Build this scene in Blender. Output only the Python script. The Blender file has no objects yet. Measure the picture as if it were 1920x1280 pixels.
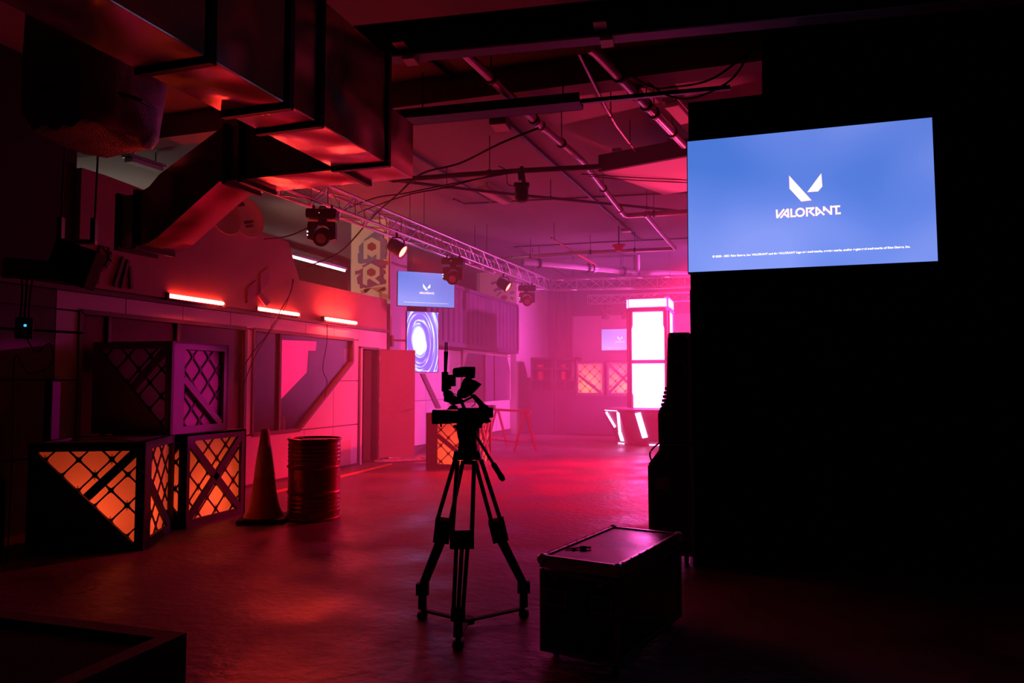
import bpy, bmesh, math, random
from mathutils import Vector, Matrix
random.seed(4)
S = bpy.context.scene
COL = S.collection
PI = math.pi
# ------------------------------------------------------------------ camera, world, light, exposure
F = 1400.0; HC = 1.5; PIT = math.radians(3.1); YAW = math.radians(18.4)
cam_d = bpy.data.cameras.new('camera'); cam = bpy.data.objects.new('camera', cam_d); COL.objects.link(cam)
cam_d.sensor_width = 36.0; cam_d.lens = F / 1920 * 36; cam_d.clip_start = .05
cam.location = (0, 0, HC); cam.rotation_euler = (PI / 2 + PIT, 0, YAW)
S.camera = cam
w = bpy.data.worlds.new('world'); S.world = w; w.use_nodes = True
w.node_tree.nodes['Background'].inputs[0].default_value = (0, 0, 0, 1)
w.node_tree.nodes['Background'].inputs[1].default_value = 0
S.view_settings.view_transform = 'Standard'; S.view_settings.look = 'None'
S.view_settings.gamma = 1.0; S.view_settings.exposure = 0.0
try: S.view_settings.use_curve_mapping = False
except Exception: pass
cy = S.cycles
cy.use_denoising = True
cy.max_bounces = 5; cy.diffuse_bounces = 3; cy.glossy_bounces = 3; cy.volume_bounces = 1; cy.transmission_bounces = 4
cy.sample_clamp_indirect = 3.0; cy.caustics_reflective = False; cy.caustics_refractive = False

def aim(o, target):
    o.rotation_euler = (Vector(target) - o.location).to_track_quat('-Z', 'Y').to_euler()
def spot(name, loc, target, power, color, size=50, blend=.5, rad=.08):
    d = bpy.data.lights.new(name, 'SPOT'); d.energy = power; d.color = color
    d.spot_size = math.radians(size); d.spot_blend = blend; d.shadow_soft_size = rad
    o = bpy.data.objects.new(name, d); COL.objects.link(o); o.location = loc; aim(o, target); return o
def point(name, loc, power, color, rad=.1, parent=None):
    d = bpy.data.lights.new(name, 'POINT'); d.energy = power; d.color = color; d.shadow_soft_size = rad
    o = bpy.data.objects.new(name, d); COL.objects.link(o); o.location = loc
    if parent: o.parent = parent
    return o
# unseen spots behind the scenic flat that wash the hall; no fixtures built
spot('unseen_lamp_red', (-.4, 15.6, 4.3), (-2.5, 12.0, 0), 9000, (1, .002, .055), 64, 1.0)
spot('unseen_lamp_pink', (.4, 13.2, 1.6), (-.7, 10.2, 4.3), 1500, (1, .03, .13), 30, .5)
spot('unseen_lamp_magenta', (2.0, 19.5, 3.9), (-6.9, 18.0, 1.5), 5800, (1, .09, .72), 74, .9)
spot('unseen_lamp_rose', (.8, 15.0, 4.0), (-6.9, 12.2, .9), 4600, (1, .014, .05), 38, .9)
spot('unseen_lamp_violet', (.4, 11.5, 2.6), (-5.6, 6.55, 1.45), 1900, (1, .012, .42), 9.5, .6)
spot('unseen_bay_spot', (-9.2, 9.3, 3.3), (-7.5, 13.2, 4.1), 240, (1, .62, .48), 50, .6, .2)  # unseen spot added behind the sign to light the painted column
point('unseen_bay_fill', (-10.0, 9.5, 3.5), 26, (1, .80, .64), .4)  # unseen fill added to brighten the bay ceiling

# ------------------------------------------------------------------ geometry from rays (room frame: Y runs down the hall, Z up)
def ray(px, py):
    x = (px - 960) / F; u = -(py - 640) / F
    f = math.cos(PIT) - u * math.sin(PIT); z = math.sin(PIT) + u * math.cos(PIT)
    return Vector((x * math.cos(YAW) - f * math.sin(YAW), x * math.sin(YAW) + f * math.cos(YAW), z))
O = Vector((0, 0, HC))
def az(px, py, z=0): r = ray(px, py); return O + r * ((z - HC) / r.z)
def ax(px, py, X): r = ray(px, py); return O + r * (X / r.x)
def ay(px, py, Y): r = ray(px, py); return O + r * (Y / r.y)
def af(px, py, f):                       # horizontal distance f along the view direction
    r = ray(px, py); return O + r * (f / (-r.x * math.sin(YAW) + r.y * math.cos(YAW)))

# ------------------------------------------------------------------ materials
def mat(name, color, rough=.6, metal=0.0, emit=None, strength=0, noise=None, bump=0, spec=.5):
    m = bpy.data.materials.new(name); m.use_nodes = True
    nt = m.node_tree; b = nt.nodes['Principled BSDF']
    b.inputs['Base Color'].default_value = (*color, 1); b.inputs['Roughness'].default_value = rough
    b.inputs['Metallic'].default_value = metal; b.inputs['Specular IOR Level'].default_value = spec
    if emit:
        b.inputs['Emission Color'].default_value = (*emit, 1); b.inputs['Emission Strength'].default_value = strength
    if noise:
        sc, c2, r2 = noise
        tc = nt.nodes.new('ShaderNodeTexCoord'); n = nt.nodes.new('ShaderNodeTexNoise')
        n.inputs['Scale'].default_value = sc; n.inputs['Detail'].default_value = 6
        nt.links.new(tc.outputs['Object'], n.inputs['Vector'])
        r = nt.nodes.new('ShaderNodeMapRange'); r.inputs['From Min'].default_value = .35; r.inputs['From Max'].default_value = .65
        nt.links.new(n.outputs['Fac'], r.inputs['Value'])
        mx = nt.nodes.new('ShaderNodeMix'); mx.data_type = 'RGBA'
        mx.inputs['A'].default_value = (*color, 1); mx.inputs['B'].default_value = (*c2, 1)
        nt.links.new(r.outputs['Result'], mx.inputs['Factor']); nt.links.new(mx.outputs['Result'], b.inputs['Base Color'])
        rr = nt.nodes.new('ShaderNodeMapRange'); rr.inputs['To Min'].default_value = rough; rr.inputs['To Max'].default_value = r2
        nt.links.new(r.outputs['Result'], rr.inputs['Value']); nt.links.new(rr.outputs['Result'], b.inputs['Roughness'])
        if bump:
            bp = nt.nodes.new('ShaderNodeBump'); bp.inputs['Strength'].default_value = bump; bp.inputs['Distance'].default_value = .01
            n2 = nt.nodes.new('ShaderNodeTexNoise'); n2.inputs['Scale'].default_value = sc * 9; n2.inputs['Detail'].default_value = 5
            nt.links.new(tc.outputs['Object'], n2.inputs['Vector'])
            nt.links.new(n2.outputs['Fac'], bp.inputs['Height']); nt.links.new(bp.outputs['Normal'], b.inputs['Normal'])
    return m
M = {}
M['floor'] = mat('floor_concrete', (.105, .058, .066), .30, noise=(1.3, (.18, .10, .11), .60), bump=1.0)
M['ceiling'] = mat('ceiling_concrete', (.28, .265, .26), .9, noise=(.6, (.235, .22, .215), .95), bump=.2)
M['white_wall'] = mat('painted_wall', (.62, .60, .58), .7, noise=(.7, (.55, .53, .52), .75))
M['panel'] = mat('white_panel', (.70, .67, .65), .5, noise=(1.1, (.64, .61, .6), .6))
M['seam'] = mat('panel_backing', (.12, .11, .11), .8)
M['sign'] = mat('sign_board', (.40, .26, .20), .75, noise=(1.3, (.36, .23, .18), .8))
M['letter'] = mat('sign_letter', (.10, .04, .05), .6)
M['plum'] = mat('sign_emblem', (.32, .05, .09), .6)
M['dark_wall'] = mat('dark_wall', (.10, .095, .10), .8, noise=(1, (.08, .075, .08), .85))
M['black'] = mat('black_paint', (.012, .012, .013), .6)
M['black_cloth'] = mat('black_cloth', (.008, .008, .008), .95, spec=.1)
M['rubber'] = mat('black_rubber', (.010, .010, .010), .7, spec=.3)
M['plastic'] = mat('black_plastic', (.014, .014, .015), .5, spec=.35)
M['timber'] = mat('dark_timber', (.02, .014, .012), .8, noise=(3, (.03, .02, .016), .85))
M['duct'] = mat('galvanised_duct', (.70, .48, .33), .26, .9)
def dent(m, sc, st):                     # large soft dents of thin sheet metal
    nt = m.node_tree; tc = nt.nodes.new('ShaderNodeTexCoord'); n = nt.nodes.new('ShaderNodeTexNoise'); n.inputs['Scale'].default_value = sc; n.inputs['Detail'].default_value = 0
    b = nt.nodes.new('ShaderNodeBump'); b.inputs['Strength'].default_value = 1; b.inputs['Distance'].default_value = st
    nt.links.new(tc.outputs['Object'], n.inputs['Vector']); nt.links.new(n.outputs['Fac'], b.inputs['Height']); nt.links.new(b.outputs['Normal'], nt.nodes['Principled BSDF'].inputs['Normal'])
dent(M['duct'], 2.2, .12)
M['pipe'] = mat('painted_pipe', (.45, .42, .41), .32, .5)
M['dark_pipe'] = mat('dark_steel', (.05, .045, .045), .5, .4)
M['alu'] = mat('aluminium', (.75, .74, .73), .3, .9)
M['steel'] = mat('dull_steel', (.34, .33, .33), .5, .35)
M['frame'] = mat('window_frame', (.10, .06, .06), .55)
M['door'] = mat('door_leaf', (.42, .36, .34), .55, noise=(2, (.38, .33, .31), .6))
M['jamb'] = mat('door_jamb', (.75, .66, .55), .6)
M['corrugated'] = mat('corrugated_steel', (.085, .06, .10), .6, .1, noise=(2, (.07, .05, .085), .65))
M['crate'] = mat('crate_board', (.035, .03, .032), .55, noise=(2.5, (.028, .024, .026), .65))
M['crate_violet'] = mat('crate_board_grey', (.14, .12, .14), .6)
M['lattice'] = mat('lattice_black', (.012, .008, .008), .6)
M['drum'] = mat('drum_paint', (.30, .03, .035), .22, .45, noise=(5, (.22, .022, .026), .34))
M['drum_top'] = mat('drum_lid', (.45, .35, .33), .5, .3)
M['cone'] = mat('cone_rubber', (.50, .09, .04), .5, noise=(5, (.40, .07, .035), .6))
M['sleeve'] = mat('cone_sleeve', (.52, .22, .18), .3)
M['red'] = mat('red_paint', (.55, .03, .03), .5)
M['laminate'] = mat('case_laminate', (.05, .045, .05), .16, noise=(2.4, (.06, .055, .06), .32))
M['lip'] = mat('glass_lens', (.25, .25, .3), .08)
M['foil'] = mat('foil_wrap', (.30, .26, .25), .3, .7, noise=(7, (.2, .17, .17), .5), bump=.8)
M['dish'] = mat('dish_paint', (.78, .62, .60), .6)
M['cream'] = mat('banner_cream', (.80, .66, .50), .8)
M['blue_paint'] = mat('banner_blue', (.18, .20, .34), .8)
M['purple_paint'] = mat('banner_purple', (.28, .07, .20), .8)
M['orange_paint'] = mat('banner_orange', (.62, .26, .12), .8)
M['brick_paint'] = mat('banner_brick', (.36, .05, .04), .8)
M['line'] = mat('floor_paint', (.75, .30, .08), .5)
M['sheet'] = mat('crumpled_sheet', (.45, .36, .33), .45, noise=(6, (.36, .29, .27), .6))
M['bottle'] = mat('clear_bottle', (.6, .55, .55), .1)
def emis(name, color, s):
    m = bpy.data.materials.new(name); m.use_nodes = True; nt = m.node_tree
    nt.nodes.remove(nt.nodes['Principled BSDF'])
    e = nt.nodes.new('ShaderNodeEmission'); e.inputs[0].default_value = (*color, 1); e.inputs[1].default_value = s
    nt.links.new(e.outputs[0], nt.nodes['Material Output'].inputs[0]); return m
M['tube'] = emis('red_tube', (1, .038, .026), 200)
M['tower_light'] = emis('tower_light', (1, .115, .64), 13.5)
M['strip_light'] = emis('strip_light', (.9, .42, 1), 4)
M['par_lens'] = emis('par_lens', (1, .10, .085), 10)
M['bay_tube'] = emis('bay_tube', (1, .85, .72), 12)
M['text_light'] = emis('screen_white', (1, .88, .96), 1.5)
M['text_rim'] = emis('screen_rim', (1, .35, .72), .75)
M['reflection_pink'] = emis('reflection_pink', (1, .008, .11), 2.6)  # glow of the imitated window reflection
M['led_white'] = emis('status_white', (1, .9, .9), 2.0)
M['led_blue'] = emis('status_blue', (.05, .55, 1), 1.2)
M['led_yellow'] = emis('status_yellow', (1, .5, .08), .7)
# diffuser sheet of the crates: light comes through it from the lamp inside
def translucent(name, color):
    m = bpy.data.materials.new(name); m.use_nodes = True; nt = m.node_tree
    nt.nodes.remove(nt.nodes['Principled BSDF'])
    t = nt.nodes.new('ShaderNodeBsdfTranslucent'); t.inputs[0].default_value = (*color, 1)
    d = nt.nodes.new('ShaderNodeBsdfDiffuse'); d.inputs[0].default_value = (*color, 1)
    x = nt.nodes.new('ShaderNodeMixShader'); x.inputs[0].default_value = .45
    nt.links.new(t.outputs[0], x.inputs[1]); nt.links.new(d.outputs[0], x.inputs[2])
    nt.links.new(x.outputs[0], nt.nodes['Material Output'].inputs[0]); return m
M['diffuser'] = translucent('crate_diffuser', (.8, .74, .68))
def glass():
    m = bpy.data.materials.new('window_glass'); m.use_nodes = True; nt = m.node_tree
    nt.nodes.remove(nt.nodes['Principled BSDF'])
    t = nt.nodes.new('ShaderNodeBsdfTransparent'); t.inputs[0].default_value = (.72, .68, .68, 1)
    g = nt.nodes.new('ShaderNodeBsdfGlossy'); g.inputs['Roughness'].default_value = .3
    f = nt.nodes.new('ShaderNodeFresnel'); f.inputs[0].default_value = 1.5
    x = nt.nodes.new('ShaderNodeMixShader'); k = nt.nodes.new('ShaderNodeMath'); k.operation = 'MULTIPLY'; k.inputs[1].default_value = .16; nt.links.new(f.outputs[0], k.inputs[0]); nt.links.new(k.outputs[0], x.inputs[0])
    nt.links.new(t.outputs[0], x.inputs[1]); nt.links.new(g.outputs[0], x.inputs[2])
    nt.links.new(x.outputs[0], nt.nodes['Material Output'].inputs[0]); return m
M['glass'] = glass()
def lcd(nt, e, k):                      # an LCD panel dims off its axis
    g = nt.nodes.new('ShaderNodeNewGeometry'); d = nt.nodes.new('ShaderNodeVectorMath'); d.operation = 'DOT_PRODUCT'
    nt.links.new(g.outputs['Normal'], d.inputs[0]); nt.links.new(g.outputs['Incoming'], d.inputs[1])
    p = nt.nodes.new('ShaderNodeMath'); p.operation = 'POWER'; nt.links.new(d.outputs['Value'], p.inputs[0]); p.inputs[1].default_value = 2.5
    m = nt.nodes.new('ShaderNodeMath'); m.operation = 'MULTIPLY'; nt.links.new(p.outputs[0], m.inputs[0]); m.inputs[1].default_value = k
    nt.links.new(m.outputs[0], e.inputs[1])
def screen_blue(k_=1.0):
    m = bpy.data.materials.new('screen_blue'); m.use_nodes = True; nt = m.node_tree
    nt.nodes.remove(nt.nodes['Principled BSDF'])
    tc = nt.nodes.new('ShaderNodeTexCoord'); n = nt.nodes.new('ShaderNodeTexNoise')
    n.inputs['Scale'].default_value = 1.1; n.inputs['Detail'].default_value = .5
    nt.links.new(tc.outputs['Object'], n.inputs['Vector'])
    r = nt.nodes.new('ShaderNodeValToRGB'); r.color_ramp.elements[0].position = .34; r.color_ramp.elements[1].position = .66
    r.color_ramp.elements[0].color = (.085, .22, .80, 1); r.color_ramp.elements[1].color = (.26, .36, 1.0, 1)
    k = r.color_ramp.elements.new(.5); k.color = (.15, .27, .90, 1)
    nt.links.new(n.outputs['Fac'], r.inputs[0])
    e = nt.nodes.new('ShaderNodeEmission'); nt.links.new(r.outputs[0], e.inputs[0]); lcd(nt, e, k_)
    nt.links.new(e.outputs[0], nt.nodes['Material Output'].inputs[0]); return m
M['screen_blue'] = screen_blue(); M['screen_mid'] = screen_blue(1.35); M['screen_far'] = screen_blue(1.7)
def swirl():
    m = bpy.data.materials.new('screen_swirl'); m.use_nodes = True; nt = m.node_tree; N = nt.nodes; L = nt.links
    N.remove(N['Principled BSDF'])
    def mth(op, a, b=None):
        n = N.new('ShaderNodeMath'); n.operation = op
        for i, v in enumerate((a, b)):
            if v is None: continue
            if isinstance(v, (int, float)): n.inputs[i].default_value = v
            else: L.new(v, n.inputs[i])
        return n.outputs[0]
    tc = N.new('ShaderNodeTexCoord'); sp = N.new('ShaderNodeSeparateXYZ'); L.new(tc.outputs['Object'], sp.inputs[0])
    x = mth('ADD', sp.outputs[0], .075); z = mth('MULTIPLY', mth('ADD', sp.outputs[2], -.62), .47)
    x = mth('ADD', x, mth('MULTIPLY', z, .10))
    rr = mth('SQRT', mth('ADD', mth('MULTIPLY', x, x), mth('MULTIPLY', z, z)))
    th = mth('ARCTAN2', z, x)
    nz = N.new('ShaderNodeTexNoise'); nz.inputs['Scale'].default_value = 6; nz.inputs['Detail'].default_value = 3
    cmb = N.new('ShaderNodeCombineXYZ'); L.new(mth('MULTIPLY', rr, 5.5), cmb.inputs[0]); L.new(mth('MULTIPLY', mth('SINE', th), .10), cmb.inputs[1]); L.new(mth('MULTIPLY', mth('COSINE', th), .10), cmb.inputs[2])
    L.new(cmb.outputs[0], nz.inputs['Vector'])
    wv = mth('SINE', mth('ADD', mth('ADD', mth('MULTIPLY', rr, 62), th), mth('MULTIPLY', nz.outputs['Fac'], 14)))
    band = mth('POWER', mth('ADD', mth('MULTIPLY', wv, .5), .5), 2.2)
    core = N.new('ShaderNodeMapRange'); core.inputs['From Min'].default_value = .17; core.inputs['From Max'].default_value = .125
    L.new(rr, core.inputs['Value'])
    fac = mth('MAXIMUM', band, core.outputs[0])
    cr = N.new('ShaderNodeValToRGB'); els = cr.color_ramp.elements
    els[0].position = 0; els[0].color = (.24, .13, .95, 1); els[1].position = 1; els[1].color = (.95, 1.0, 1.05, 1)
    k = els.new(.45); k.color = (.34, .22, 1, 1); k = els.new(.75); k.color = (.35, .62, 1, 1)
    L.new(fac, cr.inputs[0])
    e = N.new('ShaderNodeEmission'); L.new(cr.outputs[0], e.inputs[0]); e.inputs[1].default_value = 1.3
    L.new(e.outputs[0], N['Material Output'].inputs[0]); return m
M['screen_swirl'] = swirl()

# ------------------------------------------------------------------ mesh helpers
class MB:
    def __init__(s): s.v = []; s.f = []
    def add(s, vs, fs):
        o = len(s.v); s.v += [tuple(v) for v in vs]; s.f += [tuple(i + o for i in f) for f in fs]; return s
    def box(s, x0, x1, y0, y1, z0, z1):
        return s.add([(x0, y0, z0), (x1, y0, z0), (x1, y1, z0), (x0, y1, z0), (x0, y0, z1), (x1, y0, z1), (x1, y1, z1), (x0, y1, z1)],
                     [(0, 3, 2, 1), (4, 5, 6, 7), (0, 1, 5, 4), (1, 2, 6, 5), (2, 3, 7, 6), (3, 0, 4, 7)])
    def bbox(s, x0, x1, y0, y1, z0, z1, b=.01):          # box with chamfered edges
        bm = bmesh.new(); bmesh.ops.create_cube(bm, size=1)
        for v in bm.verts: v.co = Vector(((x0 + x1) / 2 + v.co.x * (x1 - x0), (y0 + y1) / 2 + v.co.y * (y1 - y0), (z0 + z1) / 2 + v.co.z * (z1 - z0)))
        bmesh.ops.bevel(bm, geom=bm.edges[:], offset=b, segments=2, affect='EDGES', profile=.5)
        bm.verts.index_update(); s.add([v.co[:] for v in bm.verts], [[v.index for v in f.verts] for f in bm.faces]); bm.free(); return s
    def prism(s, pts, d):                                  # planar 3D outline pushed along d
        n = len(pts); d = Vector(d); a = [Vector(p) for p in pts]; b = [p + d for p in a]
        return s.add(a + b, [tuple(range(n - 1, -1, -1)), tuple(range(n, 2 * n))] + [(i, (i + 1) % n, n + (i + 1) % n, n + i) for i in range(n)])
    def bar(s, p, q, wd, th, up=(0, 0, 1)):                # rectangular bar p->q, width across, th along up
        p = Vector(p); q = Vector(q); t = (q - p).normalized(); up = Vector(up)
        a = t.cross(up).normalized(); u = a.cross(t).normalized()
        c = [a * wd / 2 + u * th / 2, -a * wd / 2 + u * th / 2, -a * wd / 2 - u * th / 2, a * wd / 2 - u * th / 2]
        return s.add([p + k for k in c] + [q + k for k in c], [(3, 2, 1, 0), (4, 5, 6, 7)] + [(i, (i + 1) % 4, 4 + (i + 1) % 4, 4 + i) for i in range(4)])
    def tube(s, p, q, r, n=10, r2=None, caps=True):
        p = Vector(p); q = Vector(q); r2 = r if r2 is None else r2; t = (q - p).normalized()
        a = t.orthogonal().normalized(); b = t.cross(a)
        vs = [p + (a * math.cos(2 * PI * i / n) + b * math.sin(2 * PI * i / n)) * r for i in range(n)] + [q + (a * math.cos(2 * PI * i / n) + b * math.sin(2 * PI * i / n)) * r2 for i in range(n)]
        fs = [(i, (i + 1) % n, n + (i + 1) % n, n + i) for i in range(n)]
        if caps: fs += [tuple(range(n - 1, -1, -1)), tuple(range(n, 2 * n))]
        return s.add(vs, fs)
    def path(s, pts, r, n=6):
        pts = [Vector(p) for p in pts]; rings = []
        for i, p in enumerate(pts):
            t = (pts[min(i + 1, len(pts) - 1)] - pts[max(i - 1, 0)]).normalized()
            ref = Vector((0, 0, 1)) if abs(t.z) < .9 else Vector((1, 0, 0))
            a = t.cross(ref).normalized(); b = t.cross(a)
            rings.append([p + (a * math.cos(2 * PI * k / n) + b * math.sin(2 * PI * k / n)) * r for k in range(n)])
        vs = [v for g in rings for v in g]; fs = []
        for i in range(len(pts) - 1):
            fs += [(i * n + k, i * n + (k + 1) % n, (i + 1) * n + (k + 1) % n, (i + 1) * n + k) for k in range(n)]
        fs += [tuple(range(n - 1, -1, -1)), tuple(range((len(pts) - 1) * n, len(pts) * n))]
        return s.add(vs, fs)
    def lathe(s, prof, n=32, c=(0, 0, 0), axis='z'):
        vs = []; fs = []
        for r, h in prof:
            for i in range(n):
                a = 2 * PI * i / n
                p = (r * math.cos(a), r * math.sin(a), h)
                if axis == 'x': p = (h, p[0], p[1])
                if axis == 'y': p = (p[0], h, p[1])
                vs.append((p[0] + c[0], p[1] + c[1], p[2] + c[2]))
        for j in range(len(prof) - 1):
            fs += [(j * n + i, j * n + (i + 1) % n, (j + 1) * n + (i + 1) % n, (j + 1) * n + i) for i in range(n)]
        if prof[0][0] > 1e-6: fs.append(tuple(range(n - 1, -1, -1)))
        if prof[-1][0] > 1e-6: fs.append(tuple((len(prof) - 1) * n + i for i in range(n)))
        return s.add(vs, fs)
    def build(s, name, m, parent=None, smooth=False, kind=None, label=None):
        me = bpy.data.meshes.new(name); me.from_pydata(s.v, [], s.f); me.update()
        bm = bmesh.new(); bm.from_mesh(me); bmesh.ops.recalc_face_normals(bm, faces=bm.faces[:]); bm.to_mesh(me); bm.free()
        me.materials.append(M[m] if isinstance(m, str) else m)
        if smooth:
            for p in me.polygons: p.use_smooth = True
            try: me.set_sharp_from_angle(angle=math.radians(38))
            except Exception: pass
        o = bpy.data.objects.new(name, me); COL.objects.link(o)
        if parent: o.parent = parent
        if kind: o['kind'] = kind
        if label: o['label'] = label
        return o
def tag(o, label, cat, group=None, kind=None):
    o['label'] = label; o['category'] = cat
    if group: o['group'] = group
    if kind: o['kind'] = kind
    return o
def thing(name, label, cat, loc=(0, 0, 0), rz=0, group=None):
    o = bpy.data.objects.new(name, None); COL.objects.link(o); o.location = loc; o.rotation_euler = (0, 0, rz)
    return tag(o, label, cat, group)
def struct(mb, name, m): o = mb.build(name, m); o['kind'] = 'structure'; return o
def copy_tree(o, parent=None):
    c = o.copy(); COL.objects.link(c)
    if parent: c.parent = parent
    for ch in list(o.children): copy_tree(ch, c)
    return c
def text(name, body, size, m, parent, loc, extrude=.001, width=None, rot=(PI / 2, 0, 0)):
    cu = bpy.data.curves.new(name, 'FONT'); cu.body = body; cu.size = size; cu.extrude = extrude; cu.offset = size * .035; cu.align_x = 'CENTER'
    t = bpy.data.objects.new(name, cu); COL.objects.link(t); bpy.context.view_layer.update()
    dg = bpy.context.evaluated_depsgraph_get(); me = bpy.data.meshes.new_from_object(t.evaluated_get(dg))
    bpy.data.objects.remove(t); me.materials.clear(); me.materials.append(M[m])
    if width:
        xs = [v.co.x for v in me.vertices]; k = width / (max(xs) - min(xs))
        for v in me.vertices: v.co.x *= k
    o = bpy.data.objects.new(name, me); COL.objects.link(o); o.parent = parent; o.location = loc; o.rotation_euler = rot; return o
def spline(pts, k=6):
    pts = [Vector(p) for p in pts]; P = [pts[0]] + pts + [pts[-1]]; out = []
    for i in range(1, len(P) - 2):
        for j in range(k):
            t = j / k; a, b, c, d = P[i - 1], P[i], P[i + 1], P[i + 2]
            out.append(.5 * ((2 * b) + (c - a) * t + (2 * a - 5 * b + 4 * c - d) * t * t + (3 * b - a - 3 * c + d) * t ** 3))
    out.append(pts[-1]); return out

# ================================================================== SETTING
CZ = 4.75; XF = -6.95
struct(MB().box(-14, 9, -2, 24.3, -.1, 0), 'floor', 'floor')
struct(MB().box(-14, 9, -2, 24.3, CZ, CZ + .15), 'ceiling', 'ceiling')
struct(MB().box(-14.1, -14, -2, 24.3, 0, CZ), 'wall_far_left', 'dark_wall')
struct(MB().box(9, 9.1, -2, 24.3, 0, CZ), 'wall_right', 'dark_wall')
wb = struct(MB().box(-14, 9, 24.1, 24.3, 0, CZ), 'wall_back', 'dark_wall')
struct(MB().box(-14, 9, -2.1, -2, 0, CZ), 'wall_front', 'dark_wall')
MB().box(-5.86, 0.6, 23.96, 24.1, 1.0, 3.66).build('white_board', 'white_wall', wb)
MB().box(-7.1, 1.0, 23.9, 24.1, 0, .12).build('plinth', 'white_wall', wb)
for px, a, b in ((1040, .0, .16), (1050, .3, .36), (1058, .46, .52)):
    MB().tube((-6.35 + a, 23.9, 0), (-6.35 + a, 23.9, CZ), .05).build('riser_pipe', 'dark_pipe', wb)
# left wall: backing, panels, windows
def fp(y, z, x=XF): return (x, y, z)
wl = struct(MB().box(XF - .08, XF - .03, 4.0, 12.03, 0, .74).box(XF - .08, XF - .03, 4.0, 13.1, 2.26, 3.12)
            .box(XF - .08, XF - .03, 4.0, 6.15, .74, 2.26).box(XF - .08, XF - .03, 8.86, 9.05, .74, 2.26)
            .prism([fp(10.2, .74, XF - .08), fp(11.8, 1.85, XF - .08), fp(11.8, 2.26, XF - .08), fp(12.03, 2.26, XF - .08), fp(12.03, .74, XF - .08)], (.05, 0, 0))
            .box(XF - .08, XF - .03, 12.75, 13.1, 0, 2.26), 'wall_left', 'seam')
ys = [4.0, 4.95, 5.85, 6.75, 7.65, 8.55, 9.45, 10.35, 11.2, 12.03]
G = .006
M['shaded_panel'] = mat('shaded_panel', (.10, .085, .085), .7, noise=(1.1, (.08, .07, .07), .75))  # darker copy of the wall panel, shade at the near end put into its colour
def panel(pts):
    MB().prism([fp(y, z, XF - .03) for y, z in pts], (.03, 0, 0)).build('panel', 'shaded_panel' if pts[0][0] < 5.8 else 'panel', wl)
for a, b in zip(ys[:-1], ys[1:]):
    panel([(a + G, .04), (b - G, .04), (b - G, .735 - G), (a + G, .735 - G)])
    panel([(a + G, 2.27), (b - G, 2.27), (b - G, 2.46), (a + G, 2.46)])
panel([(12.03 + G, 2.14), (13.1, 2.14), (13.1, 2.46), (12.03 + G, 2.46)])
panel([(12.76, .04), (13.1, .04), (13.1, 2.13), (12.76, 2.13)])
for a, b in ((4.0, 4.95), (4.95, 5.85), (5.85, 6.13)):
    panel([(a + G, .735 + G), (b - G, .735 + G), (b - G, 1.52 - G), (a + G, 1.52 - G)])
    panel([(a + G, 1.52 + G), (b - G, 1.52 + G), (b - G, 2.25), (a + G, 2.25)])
panel([(8.88, .75), (9.03, .75), (9.03, 2.25), (8.88, 2.25)])
panel([(10.23, .745), (11.2 - G, 1.42), (11.2 - G, .745)])
panel([(11.2 + G, .745), (11.2 + G, 1.44), (11.33, 1.52 - G), (12.03, 1.52 - G), (12.03, .745)])
panel([(11.36, 1.52 + G), (11.82, 1.84), (11.82, 2.25), (12.03, 2.25), (12.03, 1.52 + G)])
for a, b in ((9.9, 11.2), (11.2, 13.1)):
    MB().box(XF - .03, XF, a + .003, b - .003, 2.52, 3.12).build('upper_panel', 'sign', wl)
MB().box(XF - .04, XF + .05, 4.0, 13.1, 2.465, 2.515).build('ledge', 'frame', wl)
MB().box(XF - .05, XF + .015, 4.0, 12.04, 0, .04).build('baseboard', 'frame', wl)
def window(name, pts, mull):
    n = len(pts); mb = MB()
    for i in range(n):
        a, b = pts[i], pts[(i + 1) % n]
        mb.bar(fp(*a, XF - .03), fp(*b, XF - .03), .10, .05, (0, (b[1] - a[1]), -(b[0] - a[0])))
    o = mb.build(name, 'frame'); o['kind'] = 'structure'
    MB().prism([fp(y, z, XF - .05) for y, z in pts], (.008, 0, 0)).build('pane', 'glass', o)
    for y, z0, z1 in mull: MB().box(XF - .07, XF - .01, y - .025, y + .025, z0, z1).build('mullion', 'frame', o)
    return o
window('window_1', [(6.15, .74), (8.87, .74), (8.87, 2.26), (6.15, 2.26)], [(6.55, .74, 2.26), (7.6, .74, 2.26)])
window('window_2', [(9.05, .74), (10.2, .74), (11.82, 1.86), (11.82, 2.26), (9.05, 2.26)], [(9.72, .74, 2.26)])
sl = MB().box(XF - .35, XF - .08, 6.1, 10.3, .70, .74).build('window_sill', 'frame'); sl['kind'] = 'structure'
# room behind the windows
struct(MB().box(-9.6, -9.5, 4, 13.1, 0, 3.0), 'wall_booth_back', 'dark_wall')
struct(MB().box(-9.5, XF - .08, 4, 13.1, 3.0, 3.06), 'ceiling_booth', 'dark_wall')
struct(MB().box(-9.5, XF - .08, 13.06, 13.1, 0, 3.0), 'wall_booth_right', 'dark_wall')
struct(MB().box(-9.5, XF - .08, 4, 4.05, 0, 3.0), 'wall_booth_left', 'dark_wall')
pk = [ax(px, py, -7.7) for px, py in ((523, 637), (593, 640), (592, 657), (578, 657), (575, 698), (523, 752))]  # pink window reflection imitated by a glowing cut-out behind the glass
t = thing('pink_reflection', 'added glowing pink shape imitating a reflection in the window with the slanted corner', 'reflection shape', (0, 0, 0))
MB().prism(pk, (-.03, 0, 0)).build('reflection_face', 'reflection_pink', t)
MB().prism([p + Vector((-.035, 0, 0)) for p in pk], (-.04, 0, 0)).build('housing', 'black', t)  # black backing of the added reflection shape
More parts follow.
